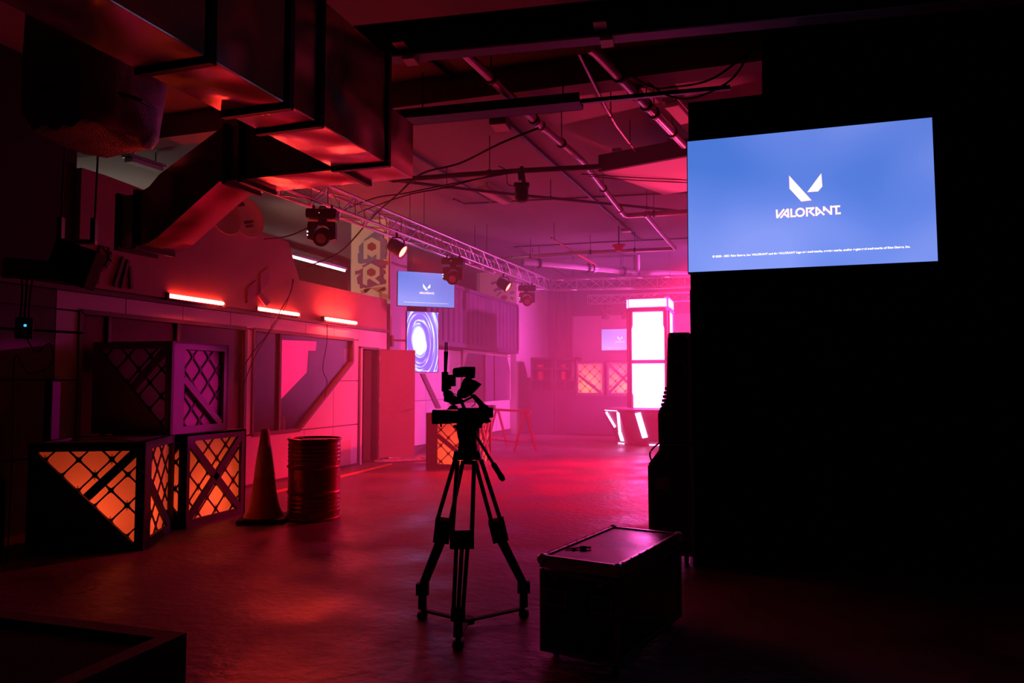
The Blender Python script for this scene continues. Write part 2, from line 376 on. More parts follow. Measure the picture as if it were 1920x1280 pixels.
MB().box(-7.78, -7.74, pk[0].y + .1, pk[0].y + .14, 0, pk[0].z - .3).box(-7.95, -7.55, pk[0].y + .02, pk[0].y + .22, 0, .03).build('stand', 'black', t)  # added stand under the reflection shape
b0 = ax(531, 802, -7.1)
tag(MB().lathe([(.033, 0), (.035, .02), (.035, .13), (.03, .15), (.013, .18), (.013, .21), (.015, .21), (.015, .225)], 14, (-7.1, b0.y, .74)).build('bottle', 'bottle', None, True),
    'small clear bottle standing on the sill behind the window with the slanted corner', 'bottle')
# door
d1 = struct(MB().box(XF - .12, XF + .02, 12.03, 12.07, 0, 2.15).box(XF - .12, XF + .02, 12.72, 12.76, 0, 2.15).box(XF - .12, XF + .02, 12.03, 12.76, 2.11, 2.15), 'door_1', 'frame')
MB().box(XF - .3, XF - .12, 12.76, 12.80, 0, 2.11).box(XF - .3, XF - .12, 12.03, 12.07, 0, 2.11).build('door_lining', 'jamb', d1)
MB().box(XF - .06, XF + .03, 12.07, 12.13, 0, 2.11).build('jamb_strip', 'jamb', d1)
hp = Vector((XF + .03, 12.76, 0)); he = Vector((-6.42, 13.27, 0)); hd = (he - hp).normalized(); ha = math.atan2(hd.y, hd.x)
leaf = MB().box(0, (he - hp).length, -.02, .02, .06, 2.12).build('door_leaf', 'door', d1); leaf.location = hp; leaf.rotation_euler = (0, 0, ha)
lw = (he - hp).length
MB().tube((lw - .07, -.02, .98), (lw - .07, -.07, .98), .012).tube((lw - .07, -.07, .98), (lw - .20, -.075, .965), .010).build('door_handle', 'steel', leaf)
for z in (.3, 1.1, 1.9): MB().tube((0, -.025, z), (0, -.025, z + .1), .012).build('hinge', 'alu', leaf)
# crumpled sheeting under the door leaf
mb = MB(); n = 14
gv = []
for i in range(n + 1):
    for j in range(6):
        u = i / n; v = j / 5
        p = hp + hd * (u * 1.15 - .1) + Vector((.25, -.35, 0)) * (v - .15)
        gv.append((p.x, p.y, .012 + .10 * random.random() * (1 - abs(2 * v - 1)) * (.4 + u)))
mb.add(gv, [(i * 6 + j, i * 6 + j + 1, (i + 1) * 6 + j + 1, (i + 1) * 6 + j) for i in range(n) for j in range(5)])
tag(mb.build('plastic_sheet', 'sheet'), 'crumpled translucent sheeting lying on the floor under the open door', 'sheet')
# columns
c1 = struct(MB().box(-7.85, XF, 13.24, 13.97, 0, CZ), 'column_1', 'white_wall')
c2 = struct(MB().box(-8.0, -6.75, 20.7, 24.1, 0, CZ), 'column_2', 'white_wall')
# left wall behind the first column
w2 = struct(MB().box(XF - .1, XF - .03, 13.97, 20.7, 0, 3.7), 'wall_left_rear', 'seam')
for a, b in ((13.98, 14.9), (14.9, 15.9), (15.9, 16.9)):
    for z0, z1 in ((.15, 1.1), (1.1, 2.25)):
        MB().box(XF - .03, XF + .01, a + G, b - G, z0 + G, z1 - G).build('panel', 'panel', w2)
for a, b in ((16.9, 18.2), (18.2, 19.5), (19.5, 20.7)):
    MB().box(XF - .03, XF + .01, a + G, b - G, .15, .98).build('panel', 'panel', w2)
MB().box(XF - .03, XF + .03, 13.98, 20.7, 0, .14).build('baseboard', 'frame', w2)
dg = [ax(*p, XF + .02) for p in ((788, 700), (795, 700), (826, 765), (818, 765))]
MB().prism(dg, (.02, 0, 0)).build('slanted_trim', 'frame', w2)
w3 = struct(MB().bar((XF, 16.98, 2.26), (XF, 20.6, 2.26), .10, .07).bar((XF, 16.98, 1.0), (XF, 16.98, 2.26), .1, .06, (0, 1, 0)).bar((XF, 20.6, 1.0), (XF, 20.6, 2.26), .1, .06, (0, 1, 0))
            .prism([(XF, 17.0, 1.85), (XF, 17.25, 2.24), (XF, 17.0, 2.24)], (.05, 0, 0)).prism([(XF, 20.6, 1.75), (XF, 20.6, 2.24), (XF, 20.3, 2.24)], (.05, 0, 0)), 'window_3', 'panel')
MB().box(XF - .02, XF, 17.0, 20.6, 1.0, 2.24).build('pane', mat('dim_pane', (.16, .12, .17), .25), w3)
MB().box(XF, XF + .03, 18.5, 18.58, 1.0, 2.22).build('mullion', 'frame', w3)
MB().box(XF, XF + .03, 19.3, 19.36, 1.0, 2.22).build('mullion', 'frame', w3)
# corrugated box front over the rear window
t = thing('corrugated_cladding', 'long dark corrugated steel box mounted above the rear window', 'cladding', (-6.6, 14.2, 2.3))
mb = MB(); L_ = 6.05; k = 0; prof = []
y = 0
while y < L_:
    prof += [(0, y), (0, y + .11), (-.03, y + .15), (-.03, y + .26)]; y += .30
vs = [(x, yy, z) for z in (.1, 1.34) for x, yy in prof]; n = len(prof)
mb.add(vs, [(i, i + 1, n + i + 1, n + i) for i in range(n - 1)]); mb.build('corrugated_sheet', 'corrugated', t)
MB().box(-.3, .03, 0, L_ + .1, 0, .10).build('lower_rail', 'corrugated', t)
MB().box(-.3, .03, 0, L_ + .1, 1.34, 1.42).build('upper_rail', 'corrugated', t)
MB().box(-.3, .03, L_ + .04, L_ + .14, .1, 1.34).build('end_post', 'corrugated', t)
MB().box(-.3, -.06, 0.02, L_, .1, 1.34).build('back_shell', 'seam', t)
# sign board in front of the left wall, with raised letters
t = thing('sign_board', 'large tan sign board with raised dark letters above the window row', 'sign', (XF, 0, 0))
MB().prism([(.03, 6.0, 2.52), (.03, 9.98, 2.52), (.03, 9.98, 3.10), (.03, 9.68, 3.64), (.03, 8.2, 3.68), (.03, 6.3, 3.78), (.03, 6.0, 3.78)], (.09, 0, 0)).build('board', 'sign', t)
def rel(px, py): p = ax(px, py, XF + .12); return Vector((.12, p.y, p.z))
def letter(pts, m='letter', d=.03, nm='letter'): MB().prism([rel(*p) for p in pts], (d, 0, 0)).build(nm, m, t)
def stroke(pts, wd, m, nm='letter', d=.03):
    mb = MB(); pp = [rel(*p) for p in pts]
    for a, b in zip(pp[:-1], pp[1:]):
        e = (b - a).normalized() * wd * .3
        mb.bar(a - e, b + e, d * 2, wd, (0, -(b - a).z, (b - a).y))
    mb.build(nm, m, t)
stroke([(184, 470), (190, 464), (199, 466), (204, 475), (203, 488), (195, 500), (182, 510), (179, 530)], .035, 'letter')
stroke([(229, 484), (213, 535)], .035, 'letter'); stroke([(238, 489), (226, 538)], .035, 'letter'); stroke([(241, 500), (244, 540)], .035, 'letter')
letter([(486, 513.5), (502, 500.6), (501, 530.7), (486, 546)], 'plum', .025, 'emblem_piece')
letter([(462.7, 540), (478, 526), (478, 553), (461, 568)], 'plum', .025, 'emblem_piece')
letter([(480, 553), (487, 547), (504, 566), (497, 575)], 'plum', .025, 'emblem_piece')
# three red tubes on the ledge
def tube_lamp(y0, y1, z, label):
    t = thing('tube_light', label, 'light', (XF + .11, (y0 + y1) / 2, z), 0, 'red tube lights on the ledge')
    h = (y1 - y0) / 2
    MB().tube((0, -h, 0), (0, h, 0), .026, 12).build('tube', 'tube', t, True)
    MB().box(-.05, -.03, -h, h, -.05, .03).build('batten', 'black', t)
    for s in (-1, 1): MB().box(-.05, .03, s * h - .02, s * h + .02, -.05, .035).build('end_cap', 'black', t)
tube_lamp(7.25, 8.25, 2.55, 'red glowing tube above the first big window, farthest from the open door')
tube_lamp(8.97, 9.98, 2.55, 'red glowing tube between the other two, above the start of the slanted window')
tube_lamp(10.70, 11.74, 2.55, 'red glowing tube nearest the open door')
# painted lettering panels on the two columns
def banner(px0, px1, py0, py1, Y, label, items):
    a = ay(px0, py0, Y); t = thing('painted_panel', label, 'mural', (0, Y, 0))
    P = lambda p: Vector((ay(p[0], p[1], Y).x, 0, ay(p[0], p[1], Y).z))
    q0, q1 = P((px0, py1)), P((px1, py0))
    MB().box(q0.x, q1.x, -.02, 0, q0.z, q1.z).build('panel_face', 'cream', t)
    lay = 0
    for nm, m, pts in items:
        lay += 1
        if nm == 'brush_stroke':
            mb = MB(); pp = [P(p) for p in pts]
            for i in range(len(pp) - 1):
                dv = (pp[i + 1] - pp[i]); mb.bar(pp[i], pp[i + 1], .004, .075, (-dv.z, 0, dv.x))
            o = mb.build(nm, m, t); o.location = (0, -.023, 0)
        else:
            o = MB().prism([P(p) for p in pts], (0, -.004, 0)).build(nm, m, t); o.location = (0, -.026 - .0003 * lay, 0)
C_ = lambda x, y: (640 + x / 5.565, 370 + y / 5.565)
def letA(cx, cy):
    k = lambda x, y: C_(cx + x, cy + y)
    return [('letter', 'cream', [k(-85, -60), k(0, -105), k(88, -60), k(88, 105), k(85, 130), k(48, 120), k(48, 70), k(0, 105), k(-45, 70), k(-45, 115), k(-85, 125)]),
            ('hexagon', 'brick_paint', [k(-44, -28), k(0, -55), k(46, -28), k(46, 15), k(0, 38), k(-44, 15)])]
def letR(cx, cy):
    k = lambda x, y: C_(cx + x, cy + y)
    return [('letter', 'cream', [k(-85, -50), k(0, -95), k(88, -50), k(88, 30), k(40, 62), k(88, 100), k(86, 130), k(-20, 65), k(-42, 80), k(-42, 140), k(-88, 118)]),
            ('hexagon', 'brick_paint', [k(-44, -20), k(0, -48), k(46, -20), k(46, 22), k(0, 45), k(-44, 22)])]
items = []
for y0, pts in enumerate([((250, 460), (330, 400), (390, 355)), ((330, 420), (450, 400)), ((205, 520), (260, 470)), ((190, 560), (300, 520)), ((180, 610), (330, 560)), ((190, 640), (330, 610)), ((200, 680), (380, 620)), ((390, 490), (480, 460)), ((390, 540), (485, 520)), ((380, 600), (485, 590)), ((300, 440), (440, 380)), ((270, 600), (400, 575)), ((275, 645), (390, 615))]):
    items.append(('brush_stroke', 'blue_paint', [C_(*p) for p in pts]))
for pts in [((230, 730), (420, 650)), ((330, 720), (490, 680)), ((150, 790), (280, 760)), ((190, 830), (260, 800)), ((175, 890), (260, 860)), ((200, 935), (330, 900)), ((400, 740), (470, 720)), ((400, 800), (465, 775)), ((380, 900), (470, 880)), ((260, 750), (440, 680)), ((285, 860), (335, 845)), ((280, 905), (360, 880)), ((390, 850), (440, 830))]:
    items.append(('brush_stroke', 'purple_paint', [C_(*p) for p in pts]))
for pts in [((240, 975), (460, 950)), ((380, 1000), (470, 950)), ((210, 990), (330, 960)), ((400, 1010), (500, 1040))]:
    items.append(('brush_stroke', 'orange_paint', [C_(*p) for p in pts]))
items.append(('brush_patch', 'blue_paint', [C_(*p) for p in [(185, 690), (180, 600), (205, 560), (190, 520), (225, 480), (250, 455), (330, 405), (440, 380), (450, 430), (480, 455), (470, 520), (485, 560), (465, 610), (480, 650), (380, 640), (300, 690)]]))
items.append(('brush_patch', 'purple_paint', [C_(*p) for p in [(185, 900), (170, 840), (215, 800), (200, 760), (330, 690), (430, 650), (495, 690), (420, 740), (470, 780), (430, 830), (480, 880), (400, 910), (260, 950)]]))
items += letA(327, 525) + letR(322, 785)
items.append(('letter', 'cream', [C_(240, 1030), C_(320, 950), C_(410, 1000), C_(410, 1050), C_(240, 1045)]))
banner(660, 730, 386, 560, 13.22, 'cream column face painted with hexagon letters A and R beside the white column side', items)
D_ = lambda x, y: (840 + x / 7.385, 540 + y / 7.385)
items = []
for pts in [((640, 40), (820, -60)), ((700, 20), (890, -40)), ((860, 70), (920, 60)), ((870, 130), (910, 150)), ((690, 110), (740, 60)), ((600, -60), (700, -90)), ((850, -60), (910, -100))]:
    items.append(('brush_stroke', 'blue_paint', [D_(*p) for p in pts]))
items.append(('letter', 'cream', [D_(700, 170), D_(700, 100), D_(780, 50), D_(865, 95), D_(865, 180)]))
items.append(('hexagon', 'brick_paint', [D_(735, 120), D_(780, 95), D_(822, 115), D_(822, 150), D_(780, 170), D_(735, 150)]))
banner(900, 969, 505, 590, 20.68, 'far column face with blue brush strokes and a hexagon letter above the corrugated box', items)
# painted grey stripes on the wall left of the far panel
# neighbouring bay: wall, lamp, fitting
struct(MB().box(-14, -11.0, 18.4, 18.5, 0, CZ), 'wall_bay_back', 'dark_wall')
a, b = ax(535, 478, -10.5), ax(655, 508, -10.5)
t = thing('fluorescent_light', 'lit white fluorescent tube in the next bay behind the sign board', 'light', (-10.5, 14.8, a.z))
MB().tube((0, -1.6, 0), (0, 2.6, 0), .022, 10).build('tube', 'bay_tube', t, True); MB().box(-.05, .05, -1.65, 2.65, .03, .09).build('batten', 'white_wall', t)
for y in (-1, 2): MB().tube((0, y, .09), (0, y, CZ - a.z), .008, 6).build('hanger_rod', 'dark_pipe', t)
def fitting(px, py, qx, qy, z, label, wd=.16):
    p, q = az(px, py, z), az(qx, qy, z); c = (p + q) / 2; d = q - p
    t = thing('ceiling_fitting', label, 'light', c, math.atan2(d.y, d.x)); h = d.length / 2
    MB().bbox(-h, h, -wd / 2, wd / 2, 0, .06, .015).build('diffuser', 'white_wall', t)
    MB().box(-h - .03, h + .03, -wd / 2 - .01, wd / 2 + .01, .06, .10).build('housing', 'steel', t)
    for s in (-1, 1): MB().tube((s * h * .7, 0, .1), (s * h * .7, 0, CZ - z), .008, 6).build('hanger', 'dark_pipe', t)
fitting(240, 303, 300, 322, 4.5, 'unlit long fitting in the next bay above the duct bend')
fitting(905, 360, 950, 383, 4.55, 'unlit tube fitting on the ceiling left of the single hanging lamp')
fitting(1258, 200, 1300, 246, 4.55, 'unlit pink-lit tube fitting near the top of the black flat')

# ================================================================== SCENIC FLAT with the big screen
FY = 6.55
t = thing('scenic_flat', 'tall black scenic flat with timber bracing carrying the big blue screen', 'partition', (-.56, FY, 0))
MB().box(0, 6.0, 0, .03, 0, 3.93).build('black_sheet', 'black_cloth', t)
for x in (0, 1.02, 2.2, 3.4): MB().box(x, x + .11, -.06, 0, 0, 2.25).build('post', 'timber', t)
MB().box(0, 4.5, -.07, 0, 2.05, 2.28).build('rail', 'timber', t)
MB().bar((.22, -.03, 1.95), (.88, -.03, .95), .05, .10, (1, 0, .66)).build('brace', 'timber', t)
MB().box(0, 4.5, -.06, 0, .0, .12).build('rail', 'timber', t)
MB().box(.62, 3.0, .35, 1.3, 3.9, CZ).build('header', 'black_cloth', t)

# screens ---------------------------------------------------------
LOGO1 = [(.4358, .3295), (.5233, .5195), (.4827, .5236), (.4365, .4244)]
LOGO2 = [(.5658, .3311), (.5685, .4261), (.5512, .4588), (.5086, .4583)]
def outline_grow(pts, g):
    cx = sum(p[0] for p in pts) / len(pts); cz = sum(p[1] for p in pts) / len(pts)
    return [(cx + (x - cx) * g, cz + (z - cz) * g) for x, z in pts]
def word_strokes():
    # polylines in the box of the whole word: x 0..1 across, z 0..1 up
    o = [(.385 + .060 * math.cos(a * PI / 12), .5 + .40 * math.sin(a * PI / 12)) for a in range(25)]
    return [[(.018, .88), (.022, .14)], [(.03, .12), (.125, .9)], [(.085, .1), (.185, .9)], [(.195, .88), (.198, .1)], [(.15, .35), (.19, .12)],
            [(.245, .88), (.245, .12)], [(.245, .12), (.305, .12)], o, [(.49, .1), (.49, .88)], [(.49, .88), (.59, .88)], [(.585, .84), (.535, .5)], [(.535, .5), (.595, .1)],
            [(.635, .1), (.635, .88)], [(.645, .86), (.745, .12)], [(.645, .12), (.69, .38)], [(.752, .55), (.752, .88)], [(.76, .84), (.852, .16)], [(.862, .12), (.862, .9)],
            [(.895, .88), (.985, .88)], [(.94, .88), (.94, .1)], [(.975, .12), (.992, .12)]]
def make_tv(w_, h_, label, loc, rz, tilt=0, disp='screen_blue', group=None):
    t = thing('wall_screen', label, 'screen', loc, rz, group)
    t.rotation_euler = (tilt, 0, rz)
    MB().bbox(-w_ / 2 - .008, w_ / 2 + .008, .004, .06, -h_ / 2 - .01, h_ / 2 + .008, .006).build('casing', 'plastic', t)
    MB().box(-w_ / 2, w_ / 2, 0, .006, -h_ / 2, h_ / 2).build('display', disp, t)
    U = lambda u, v, y=0: Vector(((u - .5) * w_, y, (.5 - v) * h_))
    for g, m, y in ((1.06, 'text_rim', -.0012), (1.0, 'text_light', -.0022)):
        mb = MB()
        for L in (LOGO1, LOGO2): mb.prism([U(*p, y) for p in outline_grow(L, g)], (0, .001, 0))
        mb.build('emblem' if g == 1 else 'emblem_edge', m, t)
    for ex, m, y in ((.0038, 'text_rim', -.0012), (0, 'text_light', -.0022)):
        mb = MB()
        for pl in word_strokes():
            pts = [U(.3765 + .261 * px, .6365 - .0665 * pz, y) for px, pz in pl]
            for a, b in zip(pts[:-1], pts[1:]):
                e = (b - a).normalized() * .0095 * w_ * .4
                mb.bar(a - e, b + e, .001, (.0068 + ex * .8) * w_, (-(b - a).z, 0, (b - a).x))
        mb.build('lettering' if ex == 0 else 'lettering_edge', m, t)
    text('caption', '\u00a9 2020 - 2021 Riot Games, Inc. VALORANT and the VALORANT logo are trademarks, service marks, and/or registered trademarks of Riot Games, Inc.',
         .012 * w_, 'text_light', t, U(.503, .8985, -.002), .0006, .795 * w_)
    MB().box(-.2, .2, .06, .10, -.15, .15).build('wall_bracket', 'steel', t)
    return t
p0, p1, p2, p3 = ay(1288.5, 269, 6.42), ay(1746, 217, 6.42), ay(1760, 487, 6.36), ay(1291.5, 512, 6.36)
tvc = (p0 + p1 + p2 + p3) / 4
make_tv((p1.x - p0.x + p2.x - p3.x) / 2, (p0.z + p1.z - p2.z - p3.z) / 2, 'large blue screen with a white emblem on the black flat in front', tvc, 0, math.radians(-2.5))
rz = math.radians(43)
a = af(746, 537, 14.5); dv = Vector((math.cos(rz), math.sin(rz), 0))
make_tv(1.17, .675, 'blue-violet screen hung on the column above the portrait screen', a + dv * .585 + Vector((0, 0, -.03)), rz, 0, 'screen_mid')
a = ay(1128, 637, 23.86)
make_tv(1.19, .68, 'small hazy screen on the back wall, half hidden by the glowing tower', a + Vector((.595, 0, 0)), 0, 0, 'screen_far')
# portrait screen
a = af(763, 640, 14.75)
t = thing('portrait_screen', 'upright screen showing a blue and white swirl behind the open door', 'screen', a + dv * .325 + Vector((0, 0, -.60)), rz)
MB().bbox(-.34, .34, .004, .06, -.01, 1.21, .006).build('casing', 'plastic', t)
MB().box(-.325, .325, 0, .006, 0, 1.2).build('display', 'screen_swirl', t)
mb = MB()
for i in range(7): mb.box(-.10 + i * .03, -.082 + i * .03, -.002, 0, .012, .028)
mb.box(.24, .28, -.002, 0, .012, .028); mb.build('taskbar_icons', 'text_light', t)
MB().box(-.6, -.33, .03, .06, .60, .64).box(-.62, -.58, .03, .2, .5, .72).build('wall_bracket', 'steel', t)

# ================================================================== CRATES
CS = .96
def crate_body(t, lit):
    h = CS / 2; e = .02; b = MB()
    b.box(-h + e, h - e, -h + e, h - e, 0, .02)
    b.box(-h, -h + .02, -h, h, 0, CS).box(-h, h, h - .02, h, 0, CS)
    if 'top' not in lit: b.box(-h + .02, h, -h, h - .02, CS - .02, CS)
    if 'right' not in lit: b.box(h - .02, h, -h, h - .02, .02, CS - .02)
    if 'front' not in lit: b.box(-h + .02, h - .02, -h, -h + .02, .02, CS - .02)
    return b
def lattice(mb, M4, u0, u1, v0, v1, pitch=.275, ou=0, ov=0, r=.0065):
    def clip(p, d):
        t0, t1 = -9, 9
        for c, dd, lo, hi in ((p[0], d[0], u0, u1), (p[1], d[1], v0, v1)):
            a, b = (lo - c) / dd, (hi - c) / dd
            if a > b: a, b = b, a
            t0 = max(t0, a); t1 = min(t1, b)
        return (t0, t1) if t1 - t0 > .02 else None
    for sg in (1, -1):
        for i in range(-12, 13):
            p = (ou + i * pitch, ov); d = (1, sg); c = clip(p, d)
            if c: mb.bar(M4 @ Vector((p[0] + c[0], 0, p[1] + c[0] * sg)), M4 @ Vector((p[0] + c[1], 0, p[1] + c[1] * sg)), r * 2, r * 2, M4.to_3x3() @ Vector((0, 1, 0)))
    for i in range(-12, 13):
        for j in range(-12, 13):
            for hx in (0, .5):
                u = ou + (i + hx) * pitch; v = ov + (j + hx) * pitch
                if u0 + .03 < u < u1 - .03 and v0 + .03 < v < v1 - .03:
                    pts = []
                    for k in range(8):
                        rr = .075 if k % 2 else .019
                        pts.append(M4 @ Vector((u + rr * math.cos(k * PI / 4), -.004, v + rr * math.sin(k * PI / 4))))
                    mb.prism(pts, M4.to_3x3() @ Vector((0, .008, 0)))
                    if (i + j) % 2 == 0:
                        mb.bar(M4 @ Vector((u, 0, v - .045)), M4 @ Vector((u, 0, v + .045)), .005, .005, M4.to_3x3() @ Vector((0, 1, 0)))
def crate_face(t, kind, M4, fm):
    # local face frame: u across (-h..h), y outwards = -y, v up (0..CS)
    h = CS / 2; s = .075
    st = {'A': (s, s), 'B': (.20, s), 'X': (s, s)}[kind]
    fr = MB(); P = lambda u, y, v: M4 @ Vector((u, y, v))
    def plate(u0, u1, v0, v1): fr.prism([P(u0, -h, v0), P(u1, -h, v0), P(u1, -h, v1), P(u0, -h, v1)], M4.to_3x3() @ Vector((0, .035, 0)))
    plate(-h, -h + st[0], 0, CS); plate(h - st[1], h, 0, CS); plate(-h + st[0], h - st[1], 0, s); plate(-h + st[0], h - st[1], CS - s, CS)
    fr.build('frame', fm, t)
    u0, u1, v0, v1 = -h + st[0], h - st[1], s, CS - s
    def brace(p, q, wd=.07):
        a = P(p[0], -h + .018, p[1]); b = P(q[0], -h + .018, q[1]); d = b - a
        MB().bar(a, b, .033, wd, (M4.to_3x3() @ Vector((0, 1, 0))).cross(d)).build('brace', fm, t)
    if kind == 'A':
        MB().prism([P(u0, -h + .002, v0), P(u1 - .02, -h + .002, v0), P(u0, -h + .002, v1 - .02)], M4.to_3x3() @ Vector((0, .03, 0))).build('corner_plate', fm, t)
        brace((0.0, CS / 2), (u1, v1), .075)
    elif kind == 'B':
        brace((u0, v0 + (v1 - v0) * .62), (u1 - .04, v0), .075)
    else:
        brace((u0, v0), (u1, v1), .075); brace((u0, v1), (u1, v0), .075)
    lt = MB(); L4 = M4 @ Matrix.Translation((0, -h + .045, 0)); lattice(lt, L4, u0 - .01, u1 + .01, v0 - .01, v1 + .01, .275, .05, .12); lt.build('lattice', 'lattice', t)
    MB().add([P(-h + .02, -h + .055, .02), P(h - .02, -h + .055, .02), P(h - .02, -h + .055, CS - .02), P(-h + .02, -h + .055, CS - .02)], [(0, 1, 2, 3)]).build('diffuser', 'diffuser', t)
R4 = Matrix.Rotation(PI / 2, 4, 'Z'); T4 = Matrix.Translation((0, CS / 2, CS / 2)) @ Matrix.Rotation(-PI / 2, 4, 'X') @ Matrix.Translation((0, 0, 0))
def top_mat(): return Matrix(((1, 0, 0, 0), (0, 0, 1, -CS / 2), (0, -1, 0, CS / 2), (0, 0, 0, 1)))
def make_crate(label, br, yaw, z, front=None, right=None, top=None, lamp=0, fm='crate', group=None, color=(1, .085, .022)):
    y = math.radians(yaw); cx = br[0] - .48 * math.cos(y) - .48 * math.sin(y); cyy = br[1] - .48 * math.sin(y) + .48 * math.cos(y)
    t = thing('scenic_crate', label, 'crate', (cx, cyy, z), y, group)
    lit = [n for n, f in (('front', front), ('right', right), ('top', top)) if f]
    crate_body(t, lit).build('body', fm, t)
    if front: crate_face(t, front, Matrix.Identity(4), fm)
    if right: crate_face(t, right, R4, fm)
    if top: crate_face(t, top, top_mat(), fm)
    if lamp: point('crate_lamp', (0, 0, .28), lamp, color, .12, t)
    return t
make_crate('lit orange lattice crate nearest the left edge, under the dark raised crate', (-5.25, 5.36), 28, 0, 'A', 'B', 'X', 17)
make_crate('lit orange lattice crate with an X brace beside the traffic cone', (-5.62, 6.26), 0, 0, 'X', 'X', None, 20)
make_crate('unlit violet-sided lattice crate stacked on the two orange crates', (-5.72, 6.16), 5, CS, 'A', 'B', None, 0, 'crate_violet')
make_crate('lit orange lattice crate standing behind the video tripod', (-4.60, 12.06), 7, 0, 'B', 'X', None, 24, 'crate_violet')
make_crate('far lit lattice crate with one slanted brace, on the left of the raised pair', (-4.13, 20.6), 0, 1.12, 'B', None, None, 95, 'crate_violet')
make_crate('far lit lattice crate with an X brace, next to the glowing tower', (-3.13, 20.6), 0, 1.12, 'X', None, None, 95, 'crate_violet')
t = thing('low_platform', 'dark low platform under the two far lattice crates', 'platform', (-4.05, 21.1, 0))
MB().box(-1.1, 1.05, -.55, .5, .06, 1.08).build('cabinet', 'corrugated', t); MB().box(-1.15, 1.1, -.6, .55, 1.08, 1.12).build('top_board', 'corrugated', t); MB().box(-1.05, 1.0, -.5, .45, 0, .06).build('plinth', 'black', t)
# flat case on the middle crate
t = thing('folded_laptop', 'thin closed laptop lying on the crate behind the video camera', 'laptop', (-5.15, 12.3, CS), math.radians(15))
MB().bbox(-.3, .3, -.15, .15, 0.002, .03, .006).build('base', 'steel', t); MB().bbox(-.3, .3, -.15, .15, .032, .048, .005).build('lid', 'steel', t)
# dark box in the left foreground
p = az(350, 1186, .5)
t = thing('black_plinth', 'black plinth box in the left foreground, only its top corner catching light', 'box', (p.x, p.y, 0), math.radians(1))
MB().box(-1.0, 0, -1.0, 0, 0, .47).build('body', 'black', t)
MB().bar((-1.0, -.04, .485), (0, -.04, .485), .08, .03).bar((-.04, -1.0, .485), (-.04, -.08, .485), .08, .03).build('rim', 'timber', t)
MB().box(-1.0, -.08, -1.0, -.08, .47, .478).build('top_sheet', 'black_cloth', t)

# ================================================================== DRUM, CONE
t = thing('steel_drum', 'ribbed red steel drum on the floor between the cone and the tripod', 'drum', (-4.71, 7.22, 0), .4)
prof = [(.27, 0), (.285, .005), (.287, .02), (.278, .03)]
def rib(z0, a, wd): return [(.28, z0 - wd), (.28 + a * .7, z0 - wd * .4), (.28 + a, z0), (.28 + a * .7, z0 + wd * .4), (.28, z0 + wd)]
for i in range(4): prof += rib(.10 + .045 * i, .006, .018)
prof += rib(.30, .014, .02) + rib(.575, .014, .02)
for i in range(5): prof += rib(.64 + .042 * i, .006, .017)
prof += [(.28, .855), (.29, .862), (.293, .872), (.29, .88), (.282, .882), (.278, .872), (.276, .862)]
MB().lathe(prof, 48).build('shell', 'drum', t, True)
MB().lathe([(0, .861), (.276, .861)], 40).build('lid', 'drum_top', t)
MB().tube((-.17, .1, .862), (-.17, .1, .878), .032, 14).build('bung', 'steel', t); MB().tube((.18, -.06, .862), (.18, -.06, .874), .016, 12).build('bung', 'steel', t)
pc = az(472, 982)
t = thing('traffic_cone', 'tall orange traffic cone on the floor between the orange crate and the drum', 'cone', (pc.x, pc.y + .2, 0), .5)
mb = MB(); mb.bbox(-.25, .25, -.25, .25, 0, .05, .02); mb.build('base', 'rubber', t)
pr = [(.215, .045), (.205, .07), (.175, .12), (.15, .2), (.128, .32), (.108, .48), (.088, .64), (.066, .80), (.05, .92), (.045, .97), (.036, .99), (.03, .99), (.03, .95)]
MB().lathe(pr, 32).build('cone_body', 'cone', t, True)
MB().lathe([(.1115, .48), (.0915, .64), (.07, .80), (.068, .80), (.088, .64), (.107, .48)], 32).build('reflective_sleeve', 'sleeve', t, True)

# ================================================================== VIDEO CAMERA AND TRIPOD
F0 = 4.65
TC = Vector((-.275 * math.cos(YAW) - F0 * math.sin(YAW), -.275 * math.sin(YAW) + F0 * math.cos(YAW), 0))
def loc_of(px, py, f): v = af(px, py, f) - TC; return Vector((v.x * math.cos(YAW) + v.y * math.sin(YAW), -v.x * math.sin(YAW) + v.y * math.cos(YAW), v.z))
T8 = lambda x, y, f=F0: loc_of(760 + x / 3.369, 840 + y / 3.369, f)
T7 = lambda x, y, f=F0: loc_of(760 + x / 4.923, 620 + y / 4.923, f)
t = thing('video_tripod', 'black two-stage video tripod with floor spreader in the centre foreground', 'tripod', TC, YAW)
ft = {'l': loc_of(792, 1150, 4.84), 'r': loc_of(982, 1146, 4.88), 'c': loc_of(859, 1203, 4.31)}
def leg(tops, lock, foot, lowr, tw):
    a, b = tops; lt, lb = lock
    mb = MB(); ofs = Vector((tw, 0, 0))
    mb.tube(a, lt - ofs, .0135, 10).tube(b, lt + ofs, .0135, 10)
    o = mb.build('leg', 'plastic', t, True)
    MB().bar(lt + (lt - lb) * .12, lb + (lb - lt) * .12, .10 if tw < .05 else .14, .055, (0, 1, 0)).build('leg_clamp', 'rubber', o)
    ll = MB()
    for k in (-1, 0, 1): ll.tube(lb + Vector((k * lowr, 0, 0)), foot + Vector((k * lowr * .8, 0, .17)), .0125, 10)
    ll.build('lower_leg', 'plastic', o, True)
    fo = MB().bar(foot + Vector((0, 0, .19)), foot + Vector((0, 0, .12)), .08, .05, (0, 1, 0)).tube(foot + Vector((0, 0, .13)), foot + Vector((0, 0, .03)), .026, 10, .028).bbox(foot.x - .032, foot.x + .032, foot.y - .03, foot.y + .03, 0, .04, .012)
    fo.build('foot', 'rubber', o, True)
leg((T8(315, 72, 4.66), T8(365, 80, 4.74)), (T8(242, 462, 4.75), T8(228, 575, 4.78)), ft['l'], .021, .042)
